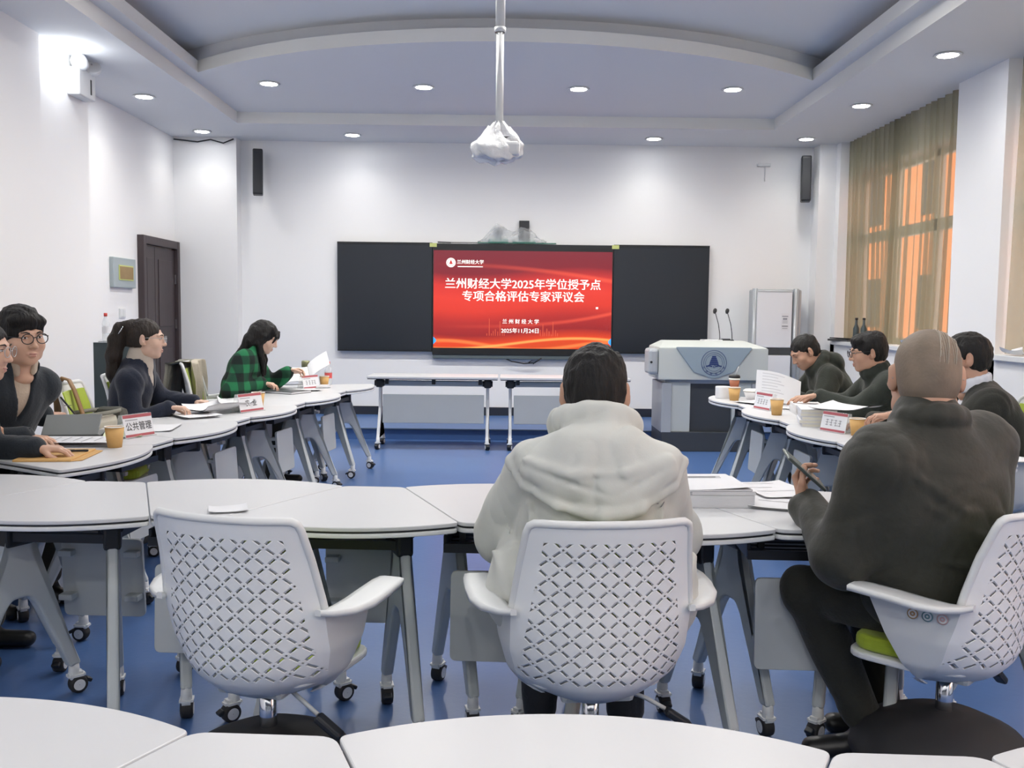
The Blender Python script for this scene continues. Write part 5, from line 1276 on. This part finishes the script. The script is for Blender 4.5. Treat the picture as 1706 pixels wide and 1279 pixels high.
def face_parts(W, R, sc, root, base, eyes='open', lips=True, brow=None, near=False):
    b = np.asarray(base); V = lambda x, y, z: Vector(W(x, y, z) - b); Rm = Matrix(R.tolist()).to_4x4()
    for s in (-1, 1):
        mb = MB()
        def ell(p, r, m):
            t = bmesh.new(); bmesh.ops.create_uvsphere(t, u_segments=14, v_segments=8, radius=1); bmesh.ops.scale(t, vec=[q * sc for q in r], verts=t.verts)
            mb.merge(t, Matrix.Translation(V(*p)) @ Rm, m, True)
        if eyes == 'open':
            ell((s * .0315, .0885, .0095), (.0125, .0042, .0048), M['eyewhite']); ell((s * .0325, .0910, .0097), (.0052, .0026, .0046), M['iris'])
        else: ell((s * .0315, .0890, .0065), (.0120, .0035, .0014), M['iris'])
        mb.tube([V(s * .0185, .0912, .0130), V(s * .032, .0940, .0160), V(s * .045, .0875, .0125)], .0012 * sc, 6, M['iris'])
        mb.build('eye', M['eyewhite'], root)
        mb = MB(); mb.tube([V(s * .015, .0985, .0285), V(s * .030, .0985, .0340), V(s * .049, .0870, .0310)], [.0026 * sc, .0034 * sc, .0014 * sc], 6); mb.build('eyebrow', brow or M['brow'], root)
    if lips:
        mb = MB()
        for p, r in (((0, .0935, -.0610), (.0175, .0072, .0042)), ((0, .0915, -.0705), (.0150, .0080, .0052))):
            t = bmesh.new(); bmesh.ops.create_uvsphere(t, u_segments=14, v_segments=8, radius=1); bmesh.ops.scale(t, vec=[q * sc for q in r], verts=t.verts); mb.merge(t, Matrix.Translation(V(*p)) @ Rm, None, True)
        mb.build('lips', M['lip'], root)

def person(label, head, hrot, pelvis, heading, wr, wl, dr, dl_, nr=(0, 0, -1), nl=(0, 0, -1), skin='skin_a', hair='short', hairm='hair_black', top='blackcloth', top_name='jacket', collar='stand', shirt=None, vneck=0.0, vw=.065,
           sc=1.0, bulk=1.0, sh=.165, puff=.0, knees=None, ankles=None, legs='trousers', eyes='open', female=False, glasses=None, gr=.0225, fat=0.0, curl=((.35, .45, .35), (.35, .45, .35)), elb=((.5, -.5, -.9), (-.5, -.5, -.9)),
           collar_z=((.002, .024), (.022, .019), (.038, .013)), hres=.0042, tres=.0075, wrinkle=.0055, extra=None, loose=.0, foot_dir=None, neck_off=(0, -.035, -.126), seed=1, back_only=False, la=(.285, .255)):
    head = np.asarray(head, float); P = np.asarray(pelvis, float); base = np.array([P[0], P[1], 0.0])
    root = thing('person', label, 'person', tuple(base))
    R = rot_axes(*hrot); N = head + R @ (np.array(neck_off) * sc)
    hd = math.radians(heading); f = np.array([math.sin(hd), math.cos(hd), 0]); u = nv(N - P); f = nv(f - u * (f @ u)); r = np.cross(f, u); RT = np.stack([r, f, u], 1)
    T = lambda x, y, z: N + RT @ np.array([x, y, z])
    nd = nv(head + R @ (np.array([0, -.032, -.055]) * sc) - N); nf = nv(f - nd * (f @ nd)); nr_ = np.cross(nf, nd); ncol = lambda rad, a, zc: N + nd * zc + nr_ * (rad * sc * math.cos(a)) + nf * (rad * sc * math.sin(a) - .006)
    hf, W = head_field(head, R, N, sc, hres, female, fat=fat)
    S = [T(sh, -.005, -.090), T(-sh, -.005, -.090)]          # right, left
    wr, wl = np.asarray(wr, float), np.asarray(wl, float)
    hint = [RT @ np.array(elb[0]), RT @ np.array(elb[1])]
    arms = []
    for s_, w_, hi_ in zip(S, (wr, wl), hint):
        E_, w2 = ik(s_, w_, la[0], la[1], hi_); arms.append((s_, E_, w2))
    legd = f * 1.0; legd[2] = 0; legd = nv(legd); lr = np.array([legd[1], -legd[0], 0])
    hips = [P + lr * .095 , P - lr * .095]
    if knees is None: knees = [h_ + legd * .42 + lr * s * .04 + np.array([0, 0, -.02]) for h_, s in zip(hips, (1, -1))]
    if ankles is None: ankles = [np.array([k[0], k[1], 0]) - legd * .06 + np.array([0, 0, .10]) for k in knees]
    knees = [np.asarray(k, float) for k in knees]; ankles = [np.asarray(k, float) for k in ankles]
    allp = np.array([P, N] + [q for a in arms for q in a] + hips + knees + ankles)
    # body core below the clothes
    bf = Field(allp.min(0) - .22, allp.max(0) + .22, .016)
    mid = (P + N) / 2 - f * .015
    bf.chain([P, mid, N - u * .12], [.085 * bulk, .080 * bulk, .075 * bulk], .04, flat=r, fs=1.35); bf.cap(S[0], S[1], .040, k=.03); bf.cap(N - u * .10, N - u * .02, .055, .045, .03)
    for a in arms: bf.chain(a, [.042, .036, .028], .03)
    for h_, k, a in zip(hips, knees, ankles): bf.chain([h_, k, a], [.070, .048, .036], .03)
    hands = []
    for (a, d, n, sd, cu) in ((arms[0], dr, nr, 'R', curl[0]), (arms[1], dl_, nl, 'L', curl[1])):
        hands.append(hand_fields(a[2], d, n, sd, cu, sc=.98 if not female else .90, arm=a[1]))
    sdf_obj('body', [hf, bf] + hands, M[skin], root, base)
    # top garment
    g = loose
    tf = Field(allp[:8].min(0) - .26 - puff, allp[:8].max(0) + .26 + puff, tres)
    tf.ell(P + u * .03, (.170 * bulk + g, .130 * bulk + g, .13), RT, .03)
    tf.chain([P + u * .04, mid, N - u * .17], [.112 * bulk + g, .110 * bulk + g, .108 * bulk + g], .05, flat=r, fs=1.42)
    tf.ell(N - u * .17 - f * .012, ((sh + .03) * (1 + (bulk - 1) * .6) + g, .120 * bulk + g, .16), RT, .04)
    tf.cap(S[0], S[1], .060 + g * .6, k=.05)
    for s_ in S: tf.cap(N - u * .03, s_, .052 + g * .4, .058 + g * .6, .04)
    tf.cap(N - u * .075 - f * .018, N + nd * (.012 if not vneck else -.022) + f * .002, .098, (.080 if not vneck else .074) * sc, .03)
    cuff = []
    for a in arms:
        ce = a[2] - nv(a[2] - a[1]) * .012
        tf.chain([a[0], a[1], ce], [.066 + g + puff * .6, .057 + g + puff * .8, .040 + g * .7 + puff * .3], .03)
    lo = P - u * .13
    tf.fn(lambda Pp: -(((Pp - lo) @ u) * -1) if False else ((Pp - lo) @ u), tf.o, tf.o + tf.h * tf.n, .01)
    if collar == 'stand':
        for k in range(12):
            a0, a1 = 2 * PI * k / 12, 2 * PI * (k + 1) / 12
            if vneck and abs(math.sin(a0 + PI / 12) - 1) < .15: continue
            for zc, tr in collar_z: tf.cap(ncol(.070, a0, zc - .012 * math.sin(a0)), ncol(.070, a1, zc - .012 * math.sin(a1)), tr, k=.014)
    elif collar == 'hood':
        for k in range(12):
            a0, a1 = 2 * PI * k / 12, 2 * PI * (k + 1) / 12
            q = lambda a: T(.080 * math.cos(a), -.010 + .080 * math.sin(a), .012 + (-.035 * math.sin(a)))
            tf.cap(q(a0), q(a1), .028, k=.025)
        tf.ell(T(0, -.125, -.045), (.125, .055, .085), RT, .04)
    if extra: extra(tf, T, RT, N, P, S, arms)
    if wrinkle: tf.noise(wrinkle, 15, seed, 1.5, (1, 1, .8), 2, True); tf.noise(wrinkle * .5, 30, seed + 50, 1.2, (1, 1, .8), 1)
    if vneck:
        def wedge(Pp):
            q = (Pp - N) @ RT; x, y, z = q[..., 0], q[..., 1], q[..., 2]
            return np.maximum(np.maximum(np.abs(x) - vw * np.clip((z + vneck) / vneck, 0, 1.6), -y - .01), -(z + vneck))
        tf.fn(wedge, T(0, .1, -.1) - .33, T(0, .1, -.1) + .33, .006)
    jk = sdf_obj(top_name, tf, M[top], root, base)
    if shirt:
        sf = Field(N - .36, N + .30, .008)
        sf.chain([mid + u * .02, N - u * .17], [.100 * bulk + g * .6, .098 * bulk + g * .6], .05, flat=r, fs=1.38); sf.ell(N - u * .16 - f * .010, (sh * .95, .112 * bulk + g * .6, .13), RT, .04); sf.cap(N - u * .09, N + u * (.012 if shirt[1] == 'turtle' else -.040), .088, (.067 if shirt[1] == 'turtle' else .060) * sc, .03)
        if shirt[1] == 'turtle': sf.cap(N - u * .04, N * .35 + W(0, -.030, -.055) * .65, .073, .060, .02); sf.cap(N - u * .03 + RT[:, 1] * .012, N * .5 + W(0, -.030, -.055) * .5 + RT[:, 1] * .004, .068, .058, .02); sf.cap(N - u * .04 - RT[:, 1] * .015, N * .4 + W(0, -.045, -.045) * .6, .066, .056, .02)
        else:
            for k in range(12):
                a0, a1 = 2 * PI * k / 12, 2 * PI * (k + 1) / 12
                if abs(math.sin(a0 + PI / 12) - 1) < .05: continue
                
                for zc in (-.012, .004, .020, .034): sf.cap(ncol(.070, a0, zc - .016 * math.sin(a0)), ncol(.070, a1, zc - .016 * math.sin(a1)), .0125, k=.012)
        sdf_obj('shirt' if shirt[1] != 'turtle' else 'turtleneck', sf, M[shirt[0]], root, base)
    # trousers and shoes
    lp = np.array(hips + knees + ankles); pf = Field(lp.min(0) - .22, lp.max(0) + .22, .0095)
    pf.ell(P, (.170 * bulk, .135 * bulk, .10), RT, .03)
    for h_, k, a in zip(hips, knees, ankles): pf.chain([h_, k, a + (k - a) * .06], [.092 * bulk, .070 * (1 + (bulk - 1) * .6), .058], .03)
    pf.noise(.004, 20, seed + 3, 1.5)
    sdf_obj('trousers', pf, M[legs], root, base)
    for a in ankles:
        fd = legd if foot_dir is None else nv(foot_dir)
        sf = Field(a - .26, a + .26, .008); heel = np.array([a[0], a[1], max(.034, a[2] - .062)]) - fd * .045; toe = np.array([a[0], a[1], 0.034]) + fd * .155
        sf.cap(heel, toe, .036, .032, .02, flat=np.cross(fd, (0, 0, 1)), fs=1.2); sf.cap(a - np.array([0, 0, .02]), heel + fd * .05, .040, .036, .03)
        sdf_obj('shoe', sf, M['shoe'], root, base)
    hair_obj(W, R, sc, hair, M[hairm], root, base)
    if not back_only: face_parts(W, R, sc, root, base, eyes)
    if glasses: glasses_obj(W, R, M[glasses], root, base, gr)
    return root, W, R, T, RT, arms

# ---- left side, from the camera towards the screen
person('person in dark jacket cut off by the left photo edge, arm resting on the table', (-2.065, 3.72, 1.205), (84, 5), (-2.44, 3.60, .55), 84, (-2.32, 4.16, .825), (-1.98, 3.98, .78), (.6, .75, -.1), (.9, .2, -.1),
       skin='skin_a', hair='short', top='navyjacket', glasses='silver', seed=11, elb=((.9, -.2, -.6), (-.6, -.5, -.8)), curl=((.5, .7, .5), (.3, .4, .3)), loose=.012)
p2 = person('person with black fringe, round black glasses and dark jacket, holding a pen', (-2.235, 4.36, 1.235), (124, 3, 2), (-2.52, 4.44, .55), 118, (-2.20, 4.30, .78), (-2.33, 4.76, .83), (.9, .1, -.1), (.45, .88, -.05),
       skin='skin_a', hair='fringe', top='navyjacket', collar='stand', shirt=('beigeshirt', 'collar'), vneck=.22, vw=.06, glasses='black', gr=.0235, fat=.007, sc=1.06, loose=.014, seed=12, bulk=1.05, elb=((.6, -.2, -.8), (-.15, -.6, -.8)), curl=((.3, .4, .3), (.6, .8, .5)), hres=.0036)
t = pen('black pen in the hand of the man in round glasses', (-2.262, 4.87, .835), math.radians(200), -.95, .12); t.location.z = .862
p3 = person('person with long ponytail and glasses in navy blazer over beige turtleneck', (-2.165, 5.70, 1.190), (78, 2), (-2.36, 5.80, .54), 82, (-1.995, 5.60, .79), (-1.97, 5.98, .79), (.96, .25, -.12), (.9, -.2, -.1),
       skin='skin_c', hair='ponytail', hairm='hair_brown', top='navyblazer', top_name='blazer', collar=None, shirt=('turtleneck', 'turtle'), vneck=.26, vw=.055, glasses='silver', gr=.021, female=True, sh=.150, bulk=.93, sc=.98, seed=13, la=(.265, .24), curl=((.5, .6, .4), (.4, .5, .4)), loose=.004)
person('person with long wavy black hair in green plaid shirt, reading a document', (-1.87, 7.34, 1.160), (84, 24), (-2.14, 7.28, .54), 86, (-1.86, 7.22, .815), (-1.72, 7.52, .885), (.95, .15, -.15), (.9, .25, .05), nl=(.3, -.5, -.8),
       skin='skin_c', hair='long', top='plaid', top_name='plaid_shirt', collar='stand', eyes='down', female=True, sh=.150, bulk=.93, sc=.98, seed=14, la=(.265, .24), curl=((.4, .5, .4), (.5, .6, .4)), loose=.012, puff=.01)
cl = MB(); b_ = np.array([-2.36, 5.80, 0]); Rp = rot_axes(78, 2); Cp = np.array([-2.165, 5.70, 1.190])
Vp = lambda x, y, z: Vector(Cp + Rp @ np.array([x, y, z]) - b_)
cl.tube([Vp(.045, -.125, .075), Vp(.052, -.135, .055), Vp(.050, -.150, .030)], .004, 6); cl.build('hair_clip', M['chrome'], p3[0])
# ---- right side, from the screen towards the camera
person('person with short hair in black hoodie, head bowed over a document at the far right', (2.245, 6.95, 1.105), (-97, 30, 4), (2.62, 6.95, .55), -88, (2.04, 7.02, .83), (2.06, 6.76, .82), (-.9, -.3, .1), (-.9, -.2, .1),
       skin='skin_b', hair='short', hairm='hair_soft', top='hoodie', top_name='hoodie', collar='hood', eyes='down', seed=15, loose=.014)
person('person with black hair and glasses in dark jacket, arm stretched out over the books', (2.335, 5.98, 1.145), (-84, 8), (2.62, 5.95, .55), -88, (2.08, 6.30, .83), (2.075, 6.10, .862), (-.95, .1, -.1), (-.96, .18, -.22),
       skin='skin_b', hair='thick', top='darkjacket', collar='stand', glasses='black', gr=.022, seed=16, loose=.016, elb=((.6, -.3, -.8), (-.4, -.2, -.9)), curl=((.3, .3, .3), (.12, .18, .15)), fat=.004)
person('person in black suit and white shirt behind the bald man, looking to the left', (2.375, 4.80, 1.165), (-72, 2), (2.62, 4.78, .55), -82, (2.05, 5.15, .80), (2.055, 4.88, .862), (-.95, .1, -.1), (-.96, .22, -.12),
       skin='skin_b', hair='short', hairm='hair_soft', top='suit', top_name='suit_jacket', collar=None, shirt=('whiteshirt', 'collar'), vneck=.28, vw=.075, sc=1.06, bulk=1.1, loose=.014, seed=17, fat=.004, curl=((.3, .3, .3), (.35, .5, .4)))

# ---- the man in the grey hooded jacket, from behind
def hood5(tf, T0, RT, N, P, S, arms):
    T = lambda x, y, z: T0(x, y, z + .022)
    # collar roll round the neck
    for k in range(14):
        a0, a1 = 2 * PI * k / 14, 2 * PI * (k + 1) / 14
        q = lambda a: T(.098 * math.cos(a), -.004 + .090 * math.sin(a), .022 - .040 * math.sin(a)); tf.cap(q(a0), q(a1), .026, k=.03)
    # hanging hood: wide soft pouch behind the shoulders
    tf.ell(T(0, -.118, -.030), (.150, .075, .070), RT, .04)
    tf.ell(T(0, -.150, -.085), (.205, .050, .062), RT, .03)
    tf.ell(T(.01, -.158, -.130), (.150, .042, .060), RT, .03)
    for s in (-1, 1): tf.ell(T(s * .150, -.090, -.055), (.075, .070, .050), RT, .03)
    rim = [T(-.225, -.085, -.070), T(-.185, -.135, -.125), T(-.10, -.170, -.175), T(.01, -.185, -.195), T(.11, -.172, -.172), T(.19, -.135, -.120), T(.228, -.085, -.065)]
    tf.chain(rim, [.018, .018, .019, .020, .019, .018, .018], .012)
    tf.chain([p + RT @ np.array([0, -.002, -.030]) for p in rim], [.013] * 7, .005, 'sub')
    # folds inside the pouch
    tf.chain([T(-.19, -.165, -.055), T(-.08, -.200, -.085), T(.06, -.200, -.080), T(.18, -.160, -.050)], [.010, .008, .008, .010], .012)
    tf.chain([T(-.17, -.190, -.080), T(-.06, -.206, -.112), T(.05, -.208, -.145)], [.006, .009, .006], .010, 'sub')
    tf.chain([T(.16, -.185, -.075), T(.10, -.204, -.110), T(.03, -.210, -.150)], [.005, .008, .006], .010, 'sub')
    T = T0
    for s in (-1, 1):
        tf.chain([T(s * .13, -.150, -.17), T(s * .175, -.135, -.26), T(s * .20, -.125, -.40), T(s * .20, -.12, -.52)], [.005, .006, .006, .004], .006, 'sub')
        tf.chain([T(s * .24, -.085, -.20), T(s * .19, -.125, -.33), T(s * .12, -.145, -.42)], [.007, .010, .006], .016)
        tf.chain([T(s * .27, -.06, -.30), T(s * .21, -.115, -.40), T(s * .15, -.135, -.47)], [.006, .009, .005], .016)
        tf.chain([T(s * .255, -.075, -.26), T(s * .20, -.125, -.37)], [.006, .006], .008, 'sub')
    # long folds from the armholes
    for s in (-1, 1):
        tf.chain([T(s * .175, -.105, -.16), T(s * .165, -.125, -.30), T(s * .185, -.115, -.46)], [.010, .014, .012], .02)
        tf.chain([T(s * .205, -.095, -.14), T(s * .200, -.110, -.28), T(s * .215, -.10, -.42)], [.008, .012, .009], .014, 'sub')
        tf.chain([T(s * .12, -.130, -.23), T(s * .16, -.130, -.34)], [.006, .010], .02)
        tf.chain([T(s * .27, -.07, -.22), T(s * .295, -.085, -.33)], [.008, .010], .015, 'sub')
        tf.ell(T(s * .225, -.02, -.40), (.070, .09, .13), RT, .05)
r5, W5, R5, T5, RT5, A5 = person('person in light grey hooded jacket seen from behind in the centre foreground', (.258, 2.62, 1.150), (4, 16), (.250, 2.535, .56), 2, (.40, 2.94, .79), (.10, 2.94, .79), (-.5, .85, -.1), (.5, .85, -.1),
       skin='skin_b', hair='short', top='greyjacket', top_name='hooded_jacket', collar=None, sc=1.07, sh=.160, bulk=1.08, loose=.018, puff=.010, tres=.0058, wrinkle=.0065, extra=hood5, seed=21, legs='jeans', back_only=False, elb=((.62, -.25, -.9), (-.62, -.25, -.9)), eyes='down')
lg = MB(); q0 = Vector(T5(.178, -.098, -.150) - np.array([.25, 2.535, 0]))
def patch(name, m, parent, pts, rr=.0012): pass
# small embroidered mark on the right shoulder
dirn = (Vector(RT5[:, 0]) * .25 + Vector(RT5[:, 1]) * -1 + Vector(RT5[:, 2]) * .15).normalized()
dg = bpy.context.evaluated_depsgraph_get(); bpy.context.view_layer.update()
jk5 = [c for c in r5.children if c.name.startswith('hooded_jacket')][0]
def snap(o, p, d):
    ok, loc, n, i = o.ray_cast(Vector(p) + Vector(d) * .3, -Vector(d)); return (loc + n * .0012, n) if ok else (Vector(p), Vector(d))
mb = MB(); ctr = Vector(T5(.170, -.12, -.145)) - r5.location
for k in range(4):
    a0 = .3 + 1.45 * k
    pts = [snap(jk5, ctr + Vector((.017 * math.cos(a0 + t) * (.55 + .25 * math.sin(2 * t)), 0, .017 * math.sin(a0 + t) * (.6 + .2 * math.cos(3 * t)))), (0, -1, 0))[0] for t in np.linspace(0, 1.1, 7)]
    mb.tube(pts, .0011, 5)
mb.build('embroidered_mark', M['greyink'], jk5)

# ---- the balding man in olive black at the right, from behind
sm = mat('buzzed_scalp', (.205, .158, .116), .6, bump=.12, bscale=120, var=.42, vscale=14); M['scalp'] = sm
def coat6(tf, T, RT, N, P, S, arms):
    tf.ell(T(0, -.01, -.30), (.225, .150, .22), RT, .06); tf.ell(T(.02, .0, -.44), (.215, .150, .14), RT, .06)
    for s in (-1, 1): tf.ell(T(s * .16, -.02, -.09), (.10, .10, .075), RT, .05)
    tf.chain([T(-.16, -.13, -.12), T(-.05, -.165, -.22), T(.10, -.165, -.26)], [.006, .010, .006], .02)
    tf.chain([T(-.14, -.14, -.20), T(.0, -.175, -.30), T(.13, -.17, -.33)], [.005, .010, .006], .02)
    tf.chain([T(-.10, -.15, -.36), T(.04, -.19, -.40), T(.16, -.15, -.40)], [.005, .009, .005], .02)
p6 = person('person, balding, in olive black jacket seen from behind at right, holding a phone', (1.236, 2.72, 1.200), (14, 8), (1.265, 2.69, .56), -20, (1.24, 3.06, .80), (.950, 2.88, .790), (-.6, .75, .1), (-.05, .55, .80), nl=(.75, -.55, .3),
       skin='skin_b', hair='bald', hairm='scalp', top='olivejacket', collar='stand', collar_z=((-.004, .024), (.010, .018)), sc=1.15, sh=.185, bulk=1.15, loose=.018, puff=.016, tres=.0062, wrinkle=.005, extra=coat6, seed=31, legs='trousers', fat=.006, glasses='silver',
       knees=[(1.20, 3.02, .50), (.955, 2.86, .52)], ankles=[(1.26, 2.98, .10), (1.13, 2.80, .13)], foot_dir=(-.95, .15, 0), elb=((.7, -.2, -.8), (-.30, -.40, -.9)), neck_off=(0, -.035, -.108), curl=((.4, .5, .4), (.75, .6, .4)), la=(.30, .26))
st_ = MB(); W6 = p6[1]; b6 = np.array(p6[0].location); r_ = random.Random(5)
for k in range(14):
    x0 = .010 + .0034 * k; pts = []
    for a in np.linspace(-.2, 1.9, 9):
        q = np.array([x0 + .003 * math.sin(2 * a + k) , -.018 - .0990 * math.sin(a) * math.sqrt(max(.05, 1 - (x0 / .0785) ** 2)), .038 + .0862 * math.cos(a) * math.sqrt(max(.05, 1 - (x0 / .0785) ** 2))]); pts.append(Vector(W6(*q) - b6))
    st_.tube(pts, [.0002] + [.0008] * 7 + [.0002], 5)
st_.build('combed_strands', mat('grey_hair', (.42, .38, .32), .5), p6[0])
t = thing('phone', 'large dark phone held up in the left hand of the balding man', 'phone', (.947, 2.90, .897), 0)
ax = Vector((.76, .10, -.64)).normalized(); bx_ = Vector((.30, .93, -.02)); bx_ = (bx_ - ax * ax.dot(bx_)).normalized(); nx_ = ax.cross(bx_)
t.rotation_euler = Matrix((ax, bx_, nx_)).transposed().to_euler()
MB().box((0, 0, 0), (.165, .085, .010), bev=.004).build('phone_body', M['phone'], t); MB().box((0, 0, .0055), (.155, .076, .0012)).build('phone_screen', mat('phone_glass', (.30, .34, .34), .12), t)
